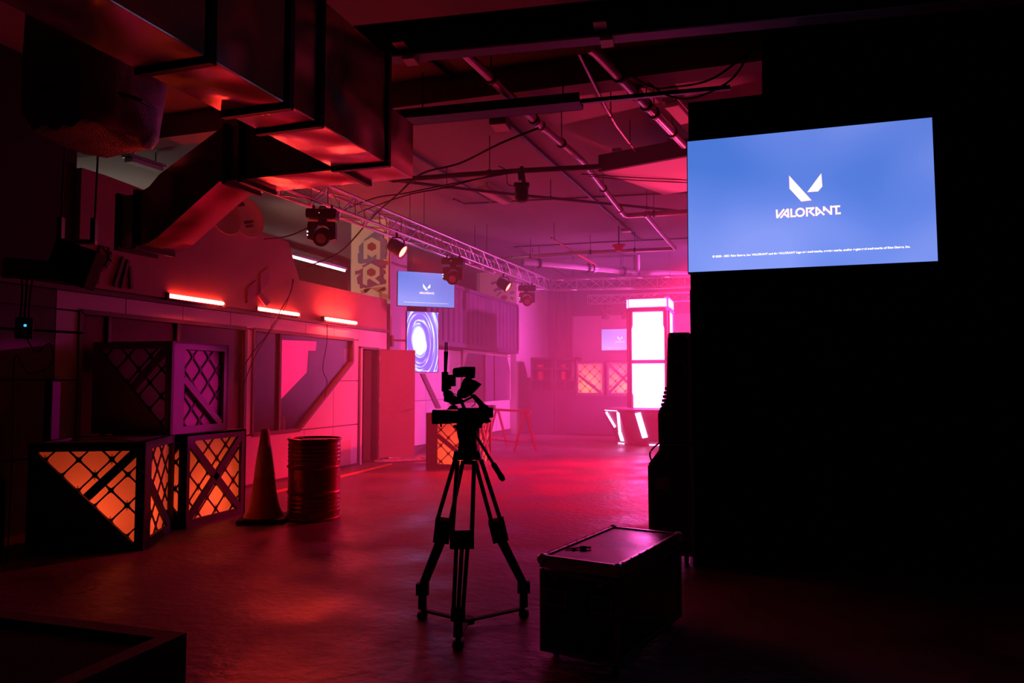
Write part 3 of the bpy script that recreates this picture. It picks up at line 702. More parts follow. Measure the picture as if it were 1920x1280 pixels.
leg((T8(440, 80, 4.74), T8(478, 72, 4.66)), (T8(575, 465, 4.76), T8(600, 568, 4.79)), ft['r'], .02, .03)
leg((T8(330, 80, 4.58), T8(435, 80, 4.58)), (T8(359, 535, 4.47), T8(358, 622, 4.44)), ft['c'], .033, .058)
hub = T8(392, 1085, 4.68); hub.z = .035
sp = MB()
for k in ('l', 'r', 'c'): q = ft[k].copy(); q.z = .05; sp.bar(hub, q, .03, .014)
sp.tube(hub - Vector((0, 0, .015)), hub + Vector((0, 0, .02)), .045, 14); sp.build('spreader', 'rubber', t)
c = T8(390, 45); cb = T8(390, 78)
MB().prism([T7(450, 1112, 4.6), T7(682, 1112, 4.6), T7(702, 1192, 4.6), T7(434, 1192, 4.6)], (0, .12, 0)).build('crutch', 'plastic', t)
MB().lathe([(.0, -.0), (.032, 0), (.04, .02), (.0, .03)], 14, T8(392, 100)).build('bowl_knob', 'rubber', t, True)
hx = T7(575, 1105); 
MB().lathe([(.058, 0), (.062, .02), (.055, .05), (.058, .075)], 20, hx).build('bowl', 'plastic', t, True)
MB().lathe([(.055, 0), (.064, .02), (.07, .05), (.072, .10), (.066, .14), (.055, .165)], 20, T7(580, 1012)).tube(T7(580, 955) + Vector((0, -.09, 0)), T7(580, 955) + Vector((0, .09, 0)), .06, 18).bbox(T7(650, 0).x - .02, T7(684, 0).x, -.02, .03, T7(0, 945).z, T7(0, 895).z, .008).build('fluid_head', 'plastic', t, True)
MB().bbox(T7(447, 0).x, T7(715, 0).x, -.045, .045, T7(0, 893).z, T7(0, 869).z, .006).bbox(T7(470, 0).x, T7(520, 0).x, -.03, .03, T7(0, 912).z, T7(0, 893).z, .005).build('head_plate', 'plastic', t)
ha_ = T7(665, 985, 4.60); hb_ = T8(555, 98, 4.52); hc_ = T8(618, 200, 4.48)
MB().tube(ha_, hb_, .0095, 10).build('pan_bar', 'steel', t, True)
MB().lathe([(.014, 0), (.017, .01), (.016, .08), (.019, .11), (.012, .135)], 14).build('pan_grip', 'rubber', t, True)
g = bpy.data.objects['pan_grip']; dq = (hc_ - hb_).to_track_quat('Z', 'Y'); g.location = hb_; g.rotation_euler = dq.to_euler(); g.scale = (1, 1, (hc_ - hb_).length / .13)
# camera
zb = T7(0, 868).z
V = thing('video_camera', 'black broadcast video camera in profile with antennas, on the tripod', 'camera', TC, YAW)
V.location = TC + Vector((0, 0, zb)); dz = Vector((0, 0, zb))
Q = lambda x, y, f=F0: T7(x, y, f) - dz
def plate(pts, yc, th, nm, m='plastic', par=None, smooth=False):
    return MB().prism([Q(*p) + Vector((0, yc - th / 2, 0)) for p in pts], (0, th, 0)).build(nm, m, par or V)
body = MB().bbox(Q(492, 0).x, Q(760, 0).x, -.055, .055, Q(0, 832).z, Q(0, 712).z, .01).build('body', 'plastic', V)
plate([(495, 825), (735, 825), (715, 862), (640, 870), (520, 870), (495, 850)], 0, .09, 'base_block')
MB().bbox(Q(722, 0).x, Q(813, 0).x, -.045, .045, Q(0, 800).z, Q(0, 708).z, .006).build('battery', 'plastic', V)
plate([(700, 800), (770, 800), (795, 835), (760, 850), (690, 850)], 0, .06, 'rear_grip')
lc = Q(0, 795).z; lr = (Q(0, 728).z - Q(0, 862).z) / 2
x0, x1, x2, x3 = Q(255, 0).x, Q(300, 0).x, Q(420, 0).x, Q(500, 0).x
MB().lathe([(lr * .97, x0), (lr, x0 + .004), (lr, x1), (lr * .96, x1 + .01), (lr * .95, x2), (lr * .88, x2 + .008), (lr * .86, x3)], 28, (0, 0, lc), 'x').build('lens_barrel', 'plastic', V, True)
MB().lathe([(0, x0 + .003), (lr * .85, x0 - .001)], 24, (0, 0, lc), 'x').build('front_glass', 'lip', V)
MB().tube((Q(335, 0).x, -.01, Q(0, 885).z), (Q(335, 0).x, -.01, Q(0, 850).z), .006, 8).build('focus_lever', 'plastic', V)
plate([(385, 725), (420, 690), (450, 682), (480, 700), (495, 725)], 0, .07, 'lens_motor')
plate([(505, 655), (530, 645), (562, 712), (530, 715)], 0, .05, 'handle_post')
plate([(600, 592), (640, 583), (700, 640), (735, 678), (765, 690), (775, 712), (680, 712), (680, 690)], 0, .05, 'handle_post')
plate([(360, 595), (430, 585), (490, 615), (540, 640), (640, 585), (650, 605), (560, 650), (520, 670), (430, 684), (400, 660), (358, 650)], 0, .055, 'top_handle')
plate([(342, 380), (395, 378), (400, 545), (430, 560), (450, 600), (355, 600), (353, 560), (342, 560)], .0, .07, 'transmitter')
MB().bbox(Q(395, 0).x, Q(468, 0).x, -.03, .03, Q(0, 512).z, Q(0, 405).z, .006).bbox(Q(395, 0).x, Q(425, 0).x, -.025, .025, Q(0, 540).z, Q(0, 505).z, .004).build('receiver', 'plastic', V)
MB().box(Q(341, 0).x - .001, Q(347, 0).x, -.02, .02, Q(0, 560).z, Q(0, 385).z).build('side_strip', 'red', V, label='red strip on the transmitter')
for ax_, top, dx in ((370, 105, 0), (386, 105, 1)):
    MB().tube(Q(368 + 4 * dx, 385), Q(ax_ - 2, 190), .0085, 8).tube(Q(ax_ - 2, 190), Q(ax_, top), .0035, 8).build('antenna', 'rubber', V, True)
plate([(440, 360), (452, 345), (500, 338), (540, 332), (640, 332), (648, 345), (645, 430), (620, 440), (560, 425), (480, 430), (450, 415), (440, 395)], 0, .06, 'viewfinder')
plate([(545, 440), (620, 450), (640, 455), (706, 494), (612, 592), (560, 620), (490, 625), (478, 590), (490, 550), (512, 530), (525, 480)], 0, .10, 'monitor_hood')
plate([(560, 425), (612, 430), (615, 455), (555, 450)], 0, .04, 'monitor_arm')
MB().path(spline([Q(610, 700), Q(638, 680), Q(645, 640), Q(630, 605)]), .003).path(spline([Q(425, 560), Q(445, 580), Q(470, 590)]), .003).build('cable', 'rubber', V)

# ================================================================== ROAD CASE, CONSOLE CASES
A_ = az(1012, 1040, .55); B_ = az(1160, 1058, .55); C4 = az(1280, 993, .55); D4 = az(1150, 985, .55)
ang = math.atan2(((C4 - B_) + (D4 - A_)).y, ((C4 - B_) + (D4 - A_)).x) - PI / 2
t = thing('road_case', 'black flight case with metal edges and shiny lid in the right foreground', 'case', (A_.x, A_.y, 0), ang)
W_ = .47; L_ = .99; HT = .55
MB().box(.008, W_ - .008, .008, L_ - .008, .035, .475).build('body', 'laminate', t)
MB().box(.008, W_ - .008, .008, L_ - .008, .485, .543).build('lid', 'laminate', t)
e = .028
ed = MB()
for z in (.035, .447): ed.box(0, W_, 0, .008, z, z + e).box(0, W_, L_ - .008, L_, z, z + e).box(0, .008, 0, L_, z, z + e).box(W_ - .008, W_, 0, L_, z, z + e)
for x in (0, W_ - e):
    for y in (0, L_ - e): ed.box(x, x + e, y, y + e, .035, .475)
ed.build('edge_angle', 'steel', t)
ed = MB().box(0, W_, 0, .008, .485, HT).box(0, W_, L_ - .008, L_, .485, HT).box(0, .008, 0, L_, .485, HT).box(W_ - .008, W_, 0, L_, .485, HT)
ed.box(0, W_, 0, e, .543, HT).box(0, W_, L_ - e, L_, .543, HT).box(0, e, 0, L_, .543, HT).box(W_ - e, W_, 0, L_, .543, HT)
for i in range(8):
    for x in (.014, W_ - .014): ed.tube((x, .08 + i * .118, HT), (x, .08 + i * .118, HT + .003), .005, 6)
ed.build('lid_edge', 'alu', t)
for x in (0.012, W_ - .012):
    for y in (.012, L_ - .012):
        MB().lathe([(0, -.032), (.02, -.028), (.032, -.01), (.032, .008), (.02, .024), (0, .03)], 12, (x, y, HT - .02)).build('ball_corner', 'alu', t, True)
for x in (.09, .36): MB().box(x - .02, x + .02, -.008, .0, .42, .47).build('catch', 'steel', t)
for x in (.10, .37):
    hb = MB(); hb.box(x - .065, x + .065, -.005, 0, .285, .30).box(x - .065, x + .065, -.005, 0, .365, .38).box(x - .065, x - .05, -.005, 0, .30, .365).box(x + .05, x + .065, -.005, 0, .30, .365)
    hh = hb.build('handle_dish', 'steel', t)
    MB().tube((x - .04, -.006, .345), (x + .04, -.006, .345), .008, 8).build('grip', 'rubber', hh)
for x in (.06, W_ - .06):
    for y in (.08, L_ - .08): MB().tube((x - .015, y, .016), (x + .015, y, .016), .016, 14).box(x - .022, x + .022, y - .02, y + .02, .026, .035).build('caster', 'rubber', t, True)
# small clamp lying on the lid
cp = az(1085, 1027, HT)
t = thing('cable_clip', 'small dark clamp with loose straps lying on the flight case lid', 'clamp', (cp.x + .02, cp.y, .5432), .35); t.scale = (.75, .75, .75)
MB().bar((-.13, .0, .006), (-.02, .02, .008), .012, .008).bar((-.08, -.03, .006), (-.01, .03, .010), .008, .008).build('strap', 'rubber', t)
MB().bbox(-.015, .035, .0, .03, 0, .022, .004).bar((.03, .02, .012), (.07, .03, .010), .008, .01).bar((.03, .0, .012), (.07, .01, .010), .008, .01).build('jaw', 'rubber', t)
# two console cases, sloped fronts towards the hall
def console(x0, z0, pts, label, loc):
    t = thing('console_case', label, 'case', loc)
    MB().prism([(x, 0, z) for x, z in pts], (0, .55, 0)).build('body', 'laminate', t)
    mb = MB(); n = len(pts)
    for i in range(n):
        a, b = pts[i], pts[(i + 1) % n]
        mb.bar((a[0], -.003, a[1]), (b[0], -.003, b[1]), .012, .028, (-(b[1] - a[1]), 0, (b[0] - a[0])))
    mb.build('edge_angle', 'steel', t); return t
YK = 6.38
px_ = lambda px: ay(px, 800, YK).x
X1 = px_(1297)
lo = [(ay(1220, 980, YK).x, .08), (ay(1218, 866, YK).x, .80), (ay(1238, 835, YK).x, .92), (ay(1240, 826, YK).x, .985), (X1, .985), (X1, .08)]
t = console(0, 0, [(x, z) for x, z in lo], 'lower flight case with a sloped front beside the black flat', (0, YK, 0))
MB().box(lo[1][0] + .05, lo[1][0] + .16, -.008, 0, .60, .70).build('handle_dish', 'steel', t)
for x in (lo[0][0] + .06, X1 - .06):
    for y in (.06, .5): MB().tube((x - .015, y, .04), (x + .015, y, .04), .04, 14).build('caster', 'rubber', t, True)
MB().path(spline([(lo[1][0] + .0, .1, .83), (lo[1][0] - .01, .12, .90), (lo[2][0] - .02, .12, .98), (lo[2][0], .1, .95)]), .008).build('cable_loop', 'red', t)
hi = [(ay(1238, 822, YK).x, .995), (ay(1237, 772, YK).x, 1.24), (ay(1253, 745, YK).x, 1.36), (ay(1255, 629, YK).x, 1.90), (X1 - .01, 1.90), (X1 - .01, .995)]
t = console(0, 0, hi, 'upper flight case with a corner handle, stacked beside the black flat', (0, YK, 0))
def handle(u0, u1, z0, z1):
    h = MB().box(u0, u1, -.008, 0, z0, z0 + .015).box(u0, u1, -.008, 0, z1 - .015, z1).box(u0, u0 + .013, -.008, 0, z0, z1).box(u1 - .013, u1, -.008, 0, z0, z1).build('handle_dish', 'steel', t)
    MB().box((u0 + u1) / 2 - .012, (u0 + u1) / 2 + .012, -.014, -.004, z0 + .04, z1 - .04).build('grip', 'rubber', h)
handle(px_(1265), px_(1287), 1.53, 1.68); handle(px_(1256), px_(1269), 1.70, 1.83)
for x in (hi[3][0] + .01, X1 - .02): MB().lathe([(0, -.025), (.02, -.02), (.026, 0), (.02, .02), (0, .024)], 10, (x, .0, 1.885)).build('ball_corner', 'alu', t, True)
for i in range(6): MB().box(hi[1][0] - .004 + .008 * i, hi[1][0] + .03 + .008 * i, .05, .5, 1.262 + .034 * i, 1.285 + .034 * i).build('rack_strip', 'steel', t)

# ================================================================== DUCTS
def duct_sect(name, mb, par): return mb.build(name, 'duct', par)
t = thing('air_duct', 'square metal air duct running down the ceiling at the upper left', 'duct', (-3.2, 0, 3.2))
WD = .47; HD = .85
for a, b in ((1.2, 3.12), (3.20, 3.80), (3.90, 4.15), (4.23, 5.10)):
    MB().bbox(0, WD, a, b, 0, HD, .008).build('duct_section', 'duct', t)
for y in (3.16, 3.85, 4.19, 5.13): MB().box(-.02, WD + .02, y - .022, y + .022, -.028, HD + .028).build('flange', 'dark_pipe', t)
for y in (3.16, 4.19):
    for x in (-.03, WD + .03): MB().tube((x, y, -.02), (x, y, CZ - 3.2), .007, 6).build('hanger_rod', 'dark_pipe', t)
t = thing('branch_duct', 'square metal duct bending down towards the hanging speaker at the upper left', 'duct', (0, 5.16, 0))
DP = .42
def sec(a, b):   # a,b = (x, zbottom, ztop)
    MB().prism([(a[0], 0, a[1]), (b[0], 0, b[1]), (b[0], 0, b[2]), (a[0], 0, a[2])], (0, DP, 0)).build('duct_section', 'duct', t)
sec((-2.73, 3.2, 3.66), (-3.14, 3.2, 3.66)); sec((-3.16, 3.2, 3.66), (-4.08, 3.2, 3.66)); sec((-4.14, 3.2, 3.66), (-4.34, 3.2, 3.66))
sec((-4.34, 3.2, 3.66), (-4.98, 2.765, 3.32)); sec((-4.98, 2.765, 3.32), (-5.09, 2.715, 3.22)); sec((-5.09, 2.715, 3.22), (-5.21, 2.70, 3.17)); sec((-5.21, 2.70, 3.17), (-5.45, 2.70, 3.15))
for x, z0, z1 in ((-3.15, 3.2, 3.66), (-4.11, 3.2, 3.66), (-4.27, 3.2, 3.66), (-5.22, 2.70, 3.17), (-5.42, 2.70, 3.15)):
    MB().box(x - .022, x + .022, -.025, DP + .025, z0 - .03, z1 + .03).build('flange', 'dark_pipe', t)
# wrapped duct stub at the far upper left
p = ay(240, 200, 4.6)
t = thing('wrapped_duct', 'foil wrapped duct end with a ragged lower edge at the upper left', 'duct', (p.x, 4.6, 0))
zlo = ay(220, 258, 4.6).z
mb = MB(); n = 26; vs = []
for k, (zz, rr) in enumerate(((CZ - .02, .42), (zlo + .5, .42), (zlo + .1, .40), (zlo, .34))):
    for i in range(n):
        a = 2 * PI * i / n; sq = 1 / max(abs(math.cos(a)), abs(math.sin(a))); sq = min(sq, 1.22)
        j = (random.random() - .5) * (.03 if k < 2 else .07)
        vs.append((-.32 + (rr * sq + j) * math.cos(a), (rr * sq + j) * math.sin(a), zz + (0 if k < 2 else j)))
mb.add(vs, [(k * n + i, k * n + (i + 1) % n, (k + 1) * n + (i + 1) % n, (k + 1) * n + i) for k in range(3) for i in range(n)] + [tuple(range(3 * n, 4 * n))])
mb.build('foil_jacket', 'foil', t, True)
MB().path([(-.32 + .45 * math.cos(a / 12 * 2 * PI), .45 * math.sin(a / 12 * 2 * PI), zlo + .28) for a in range(13)], .014, 6).build('strap', 'dark_pipe', t)

# ================================================================== PIPES, BEAMS
def pipe(name, pts, r, label, m='pipe', cat='pipe', hang=(), coup=()):
    t = thing(name, label, cat, pts[0]); q = [Vector(p) - Vector(pts[0]) for p in pts]
    mb = MB(); mb.path(q, r, 12); mb.build('run', m, t, True)
    for i, k in hang:
        p = q[i].lerp(q[i + 1], k)
        MB().tube(p, (p.x, p.y, CZ - pts[0].z), .007, 6).build('hanger_rod', 'dark_pipe', t)
        d = (q[i + 1] - q[i]).normalized(); MB().tube(p - d * .02, p + d * .02, r * 1.35, 12).build('hanger_ring', 'dark_pipe', t, True)
    for i, k in coup:
        p = q[i].lerp(q[i + 1], k); d = (q[i + 1] - q[i]).normalized(); MB().tube(p - d * .05, p + d * .05, r * 1.3, 12).build('coupling', m, t, True)
    return t
Z1 = 4.37
pipe('sprinkler_pipe', [az(850, 80, Z1), az(872, 100, Z1), az(1010, 232, Z1), az(1090, 300, Z1), az(1169, 402, Z1), az(1178, 404, Z1), az(1300, 396, Z1), az(1500, 380, Z1)], .045,
     'thick pipe in the middle of the ceiling that turns right at a coupling', hang=((1, .3), (1, .92), (2, .5), (3, .45), (5, .4)), coup=((1, .97), (2, .08), (3, .9), (5, .3)))
pipe('ceiling_pipe', [az(1105, 88, 4.4), az(1120, 100, 4.4), az(1197, 181, 4.4), az(1283, 272, 4.4)], .05, 'thick pipe nearest the black flat, with dark clamp rings', hang=((1, .5), (1, .95), (2, .15), (2, .3), (2, .7)), coup=((1, .9),))
pipe('thin_pipe', [az(1085, 100, 4.45), az(1135, 200, 4.45), az(1155, 235, 4.45), az(1197, 291, 4.45)], .016, 'thin pipe between the two thick ceiling pipes', hang=((1, .5), (2, .6)))
pipe('conduit', [az(800, 109, 4.715), az(916, 199, 4.715), az(1053, 321, 4.715), az(1159, 415, 4.715), az(1201, 451, 4.715)], .028, 'dark conduit running down the ceiling left of the thick pipe', 'dark_pipe')
pipe('conduit', [az(745, 270, 4.715), az(850, 335, 4.715), az(920, 378, 4.715)], .02, 'thin dark conduit between the metal duct and the unlit tube fitting', 'dark_pipe')
pipe('cross_pipe', [az(735, 338, 4.25), az(862, 328, 4.25), az(975, 320, 4.25), az(1128, 312, 4.25)], .035, 'dark cross pipe that the single lamp hangs from', 'dark_pipe', hang=((0, .3), (1, .5)))
pipe('diagonal_pipe', [az(728, 337, 4.45), az(940, 362, 4.45), az(1120, 380, 4.45), az(1300, 398, 4.45)], .024, 'dark pipe crossing the ceiling behind the hanging lamp', 'dark_pipe', hang=((0, .5), (1, .5), (2, .5)))
pipe('branch_pipe', [az(1210, 402, 4.3), az(1240, 437, 4.3), az(1266, 466, 4.3)], .04, 'short pipe dropping back from the turned pipe near the black flat')
pipe('far_pipe', [az(940, 484, 4.35), az(1080, 474, 4.35), az(1266, 466, 4.35)], .04, 'long horizontal pipe across the far ceiling', hang=((0, .4), (1, .15), (1, .6)))
pipe('main_pipe', [az(980, 491, 4.3), az(1080, 500, 4.3), az(1190, 511, 4.3), az(1300, 514, 4.3)], .085, 'fat pipe low under the far ceiling above the truss corner', hang=((0, .3), (1, .2), (1, .8)), coup=((1, .3), (2, .1)))
MB().tube(az(1194, 511, 4.3) - az(980, 491, 4.3), az(1194, 488, 4.3).lerp(az(1194, 511, 4.3), 1) - az(980, 491, 4.3) + Vector((0, 0, .45)), .09, 12).build('riser', 'pipe', [o for o in COL.objects if o.name.startswith('main_pipe')][0], True)
pipe('sprinkler_branch', [az(1034, 446, 4.4), az(1080, 475, 4.4), az(1122, 499, 4.4)], .018, 'thin red branch pipe crossing the long far pipe', 'red', hang=((0, .1),))
pipe('conduit', [az(963, 463, 4.73), az(1150, 453, 4.73), az(1300, 446, 4.73)], .014, 'thin conduit on the far ceiling behind the hanging bell', 'dark_pipe')
pipe('conduit', [az(850, 373, 4.73), az(870, 382, 4.73), az(1000, 375, 4.73), az(1300, 360, 4.73)], .014, 'thin bent conduit on the ceiling under the single hanging lamp', 'dark_pipe')
for (a, b, nm) in (((965, 463), (1075, 525), 0), ((1088, 505), (1120, 527), 0)):
    pipe('conduit', [az(*a, 4.73), az(*b, 4.73)], .012, ['thin conduit slanting down to the truss corner', ''][0] if a[0] == 965 else 'short thin conduit right of the truss corner', 'dark_pipe')
# bell shaped detector
p = az(1160, 433, 4.6)
t = thing('ceiling_bell', 'small red bell shaped fitting hanging under the far ceiling', 'bell', p)
MB().tube((0, 0, -.3), (0, 0, .1), .012, 8).build('stem', 'dark_pipe', t)
MB().lathe([(0, -.42), (.06, -.42), (.08, -.36), (.14, -.31), (.14, -.29), (0, -.29)], 16).build('bell', 'red', t, True)
MB().bbox(.06, .26, -.08, .1, -.03, .05, .02).build('junction_box', 'steel', t)
# steel beams across the hall
def ibeam(p, q, hgt, wd, label, extra=()):
    c = p; d = q - p; t = thing('steel_beam', label, 'beam', c, math.atan2(d.y, d.x)); L = d.length
    MB().box(0, L, -wd / 2, wd / 2, 0, .018).build('bottom_flange', 'black', t)
    MB().tube((0, -wd / 2, .009), (L, -wd / 2, .009), .007, 8).tube((0, -wd / 2, hgt - .009), (L, -wd / 2, hgt - .009), .007, 8).build('edge_glint', 'steel', t, True)  # steel beads added so the black flanges show a thin edge highlight
    MB().box(0, L, -wd / 2, wd / 2, hgt - .018, hgt).build('top_flange', 'black', t)
    MB().box(0, L, -.012, .012, .018, hgt - .018).build('web', 'black', t)
    for x in extra:
        MB().box(x - .05, x + .05, -.07, .07, -.03, 0).build('clamp_plate', 'white_wall', t)
        MB().box(x - .09, x + .01, -.21, -.07, .05, .06).build('clamp_plate', 'white_wall', t)
    return t
a, b = az(500, 136, 4.2), az(1300, 60, 4.2)
bd = (b - a).normalized(); bl = (az(775, 117, 4.2) - a).length; br_ = (az(1139, 82, 4.2) - a).length
ibeam(a, a + bd * 7.5, .30, .14, 'dark steel beam across the top of the view with two lit clamp plates', (bl, br_))
a, b = az(735, 231, 4.2), az(1090, 198, 4.2)
t = thing('cable_tray', 'dark cable tray crossing between the duct and the thick pipes', 'tray', a, math.atan2((b - a).y, (b - a).x)); L = (b - a).length
MB().box(0, L, -.12, .12, 0, .01).build('tray_base', 'black', t)
for s in (-.12, .11): MB().box(0, L, s, s + .01, 0, .09).build('tray_side', 'black', t)
for i in range(3): MB().tube((0, -.06 + .05 * i, .03), (L, -.06 + .05 * i, .03), .02, 8).build('tray_cable', 'rubber', t)
MB().box(L, L + 1.4, -.02, .02, .02, .06).build('tray_rail', 'dark_pipe', t)
for x in (.3, L - .2): MB().tube((x, .1, 0), (x, .1, CZ - 4.2), .008, 6).build('hanger_rod', 'dark_pipe', t)
# lit board under the ceiling
q = [az(1125, 322, 4.3), az(1245, 365, 4.3), az(1300, 357, 4.3), az(1500, 330, 4.3), az(1500, 255, 4.3)]
t = thing('overhead_board', 'pale board under the ceiling, lit bright pink, beside the black flat', 'board', (0, 0, 0))
MB().prism(q, (0, 0, .03)).build('board_face', 'white_wall', t)
MB().bar(q[0] + Vector((0, -.03, .1)), q[4] + Vector((0, -.03, .1)), .06, .22).build('edge_beam', 'timber', t)
for k in (.1, .4): pp = q[0].lerp(q[4], k); MB().box(pp.x - .06, pp.x + .06, pp.y - .05, pp.y + .05, 4.52, 4.56).build('bracket', 'steel', t)
struct(MB().box(-14, 9, 7.15, 7.45, 4.47, CZ), 'shade_beam', 'ceiling')  # downstand beam added to keep light off the near ceiling
# smoke box on ceiling (left of conduit)
p = az(938, 240, 4.5)
t = thing('ceiling_box', 'small square ceiling box with a pale underside beside the dark conduit', 'box', p, .1)
MB().box(-.09, .09, -.13, .13, 0, .012).build('cover', 'white_wall', t); MB().box(-.10, .10, -.14, .14, .012, .12).build('housing', 'dark_pipe', t); MB().tube((0, 0, .12), (0, 0, CZ - 4.5), .01).build('stem', 'dark_pipe', t)

# ================================================================== TRUSSES AND LAMPS
unit = MB().tube((0, 0, 0), (0, 0, 1), 1, 6)
unit_o = unit.build('lacing_bar', 'alu', None, True); unit_me = unit_o.data; bpy.data.objects.remove(unit_o)
def rod(par, p, q, r, nm):
    o = bpy.data.objects.new(nm, unit_me); COL.objects.link(o); o.parent = par; d = q - p
    o.location = p; o.rotation_euler = d.to_track_quat('Z', 'Y').to_euler(); o.scale = (r, r, d.length)
def truss(a, b, s, pitch, label, cr=.024):
    t = thing('lighting_truss', label, 'truss', a); d = (b - a); L = d.length; u = d.normalized(); sd = Vector((u.y, -u.x, 0)).normalized(); up = Vector((0, 0, 1))
    cs = [Vector((0, 0, 0)), sd * s, sd * s + up * s, up * s]
    for c in cs: MB().tube(c, c + u * L, cr, 10).build('chord', 'alu', t, True)
    n = int(L / pitch)
    if b.y < 22.5:
        for k in (.12, .37, .62, .88):
            for c in cs[2:]:
                q = c + u * (L * k); MB().tube(q, (q.x, q.y, CZ - a.z), .006, 6).build('hanger_rod', 'dark_pipe', t)
    else:
        for k in (.1, .9):
            q = u * (L * k); MB().box(q.x - .02, q.x + .02, 0, 23.94 - a.y, -.01, .03).build('wall_arm', 'dark_pipe', t)
    for f in range(4):
        c0, c1 = cs[f], cs[(f + 1) % 4]
        for i in range(n):
            p, q = (c0, c1) if (i + f) % 2 == 0 else (c1, c0)
            rod(t, p + u * (i * pitch), q + u * ((i + 1) * pitch), .009, 'lacing_bar')
            if f in (1, 3) and i % 2 == 0: rod(t, c0 + u * (i * pitch), c1 + u * (i * pitch), .009, 'lacing_bar')
    return t
s_ = .27
ta = az(525, 350, 3.88); tb = az(1030, 544, 3.88); ta = tb + (ta - tb).normalized() * ((ta - tb).length + .35)
td = (tb - ta).normalized(); tsd = Vector((td.y, -td.x, 0))
def project(P):
    d = P - O; x = d.x * math.cos(YAW) + d.y * math.sin(YAW); f0 = -d.x * math.sin(YAW) + d.y * math.cos(YAW)
    f = f0 * math.cos(PIT) + d.z * math.sin(PIT); return 960 + F * x / f
def on_truss(px):                        # point of the near lower chord
    lo, hi = 0.0, 1.0
    for _ in range(40):
        m = (lo + hi) / 2
        if project(ta.lerp(tb, m)) < px: lo = m
        else: hi = m
    return ta.lerp(tb, lo)
truss(ta - tsd * s_, tb - tsd * s_, s_, .34, 'long aluminium truss running down the left side with lamps hung under it')
ba = az(1034, 545, 3.88); bb = az(1400, 536, 3.88)
truss(ba + Vector((0, .0, 0)), bb, s_, .34, 'aluminium truss crossing the back of the hall above the glowing tower')
ca, cb2 = ay(1105, 571, 23.0), ay(1182, 570, 23.0)
truss(ca, ca + Vector((4.5, 0, 0)), .26, .36, 'small hazy truss on the back wall behind the tower', .02)
def moving_head(px, py, z, rz, label, yaw_head=0):
    p = on_truss(px); p.z = 3.85; 
    t = thing('moving_head_light', label, 'stage light', p, rz, 'moving head lights'); t.scale = (.92, .92, .92)
    MB().tube((-.13, 0, .0), (-.13, 0, -.07), .018, 8).tube((.13, 0, 0), (.13, 0, -.07), .018, 8).path([(-.05, 0, -.06), (-.04, 0, -.02), (.04, 0, -.02), (.05, 0, -.06)], .012).build('clamp', 'rubber', t)
    MB().bbox(-.22, .22, -.14, .14, -.21, -.07, .025).build('base', 'plastic', t)
    y = MB().prism([(-.19, -.07, -.25), (.19, -.07, -.25), (.20, -.07, -.30), (.20, -.07, -.50), (.13, -.07, -.52), (.11, -.07, -.36), (.05, -.07, -.30), (-.05, -.07, -.30), (-.11, -.07, -.36), (-.13, -.07, -.52), (-.20, -.07, -.50), (-.20, -.07, -.30)], (0, .14, 0))
    y.tube((0, 0, -.26), (0, 0, -.20), .07, 16); yk = y.build('yoke', 'plastic', t)
    hd = MB().lathe([(.085, .13), (.12, .09), (.125, -.02), (.125, -.08), (.115, -.12), (.108, -.12), (.108, -.10), (.0, -.10)], 24, (0, 0, 0), 'y').build('head', 'plastic', t, True)
    hd.location = (0, 0, -.46); hd.rotation_euler = (math.radians(24), 0, yaw_head)
    MB().lathe([(0, -.112), (.07, -.108), (.074, -.10)], 20, (0, 0, 0), 'y').build('lens', 'lip', hd, True)
    MB().tube((-.195, -.075, -.40), (-.195, -.08, -.40), .012, 8).tube((-.195, -.075, -.45), (-.195, -.08, -.45), .009, 8).build('status_light', 'led_white', t)
    MB().tube((-.02, -.142, -.14), (-.02, -.146, -.14), .008, 8).build('display_light', 'led_yellow', t)
    return t
moving_head(605, 387, 4.08, YAW + .05, 'moving head light nearest the metal duct on the long truss')
moving_head(850, 480, 4.08, YAW - .12, 'moving head light overlapping the corner of the blue-violet screen')
moving_head(988, 534, 4.08, YAW + .08, 'moving head light at the far end of the long truss')
def par_can(px, py, z, tgt, label):
    p = on_truss(px); p.z = 3.845
    t = thing('par_light', label, 'stage light', p, 0, 'red par lights')
    t.rotation_euler = (0, 0, YAW)
    MB().tube((0, 0, .07), (0, 0, -.06), .02, 8).path([(-.11, 0, -.24), (-.12, 0, -.12), (-.07, 0, -.06), (.07, 0, -.06), (.12, 0, -.12), (.11, 0, -.24)], .012).build('yoke', 'rubber', t)
    can = MB().lathe([(.05, .15), (.09, .13), (.11, .08), (.115, -.12), (.122, -.12), (.122, -.14), (.105, -.14), (.105, -.10), (0, -.10)], 24).build('can', 'plastic', t, True)
    can.location = (0, 0, -.22); d = Vector(tgt).normalized(); can.rotation_euler = (-d).to_track_quat('Z', 'Y').to_euler()
    MB().lathe([(0, -.130), (.08, -.128), (.104, -.118)], 20).build('lens', 'par_lens', can, True)
    bpy.context.view_layer.update()
    wp = can.matrix_world @ Vector((0, 0, -.16)); wd = can.matrix_world.to_3x3() @ Vector((0, 0, -1))
    spot('par_lamp', wp, wp + wd, 260, (1, .02, .03), 55, .8, .07)
par_can(744, 430, 4.08, (.80, -.22, -.55), 'red par light hung beside the white column on the long truss')
par_can(944, 510, 4.08, (.78, -.25, -.50), 'red par light near the far end of the long truss')
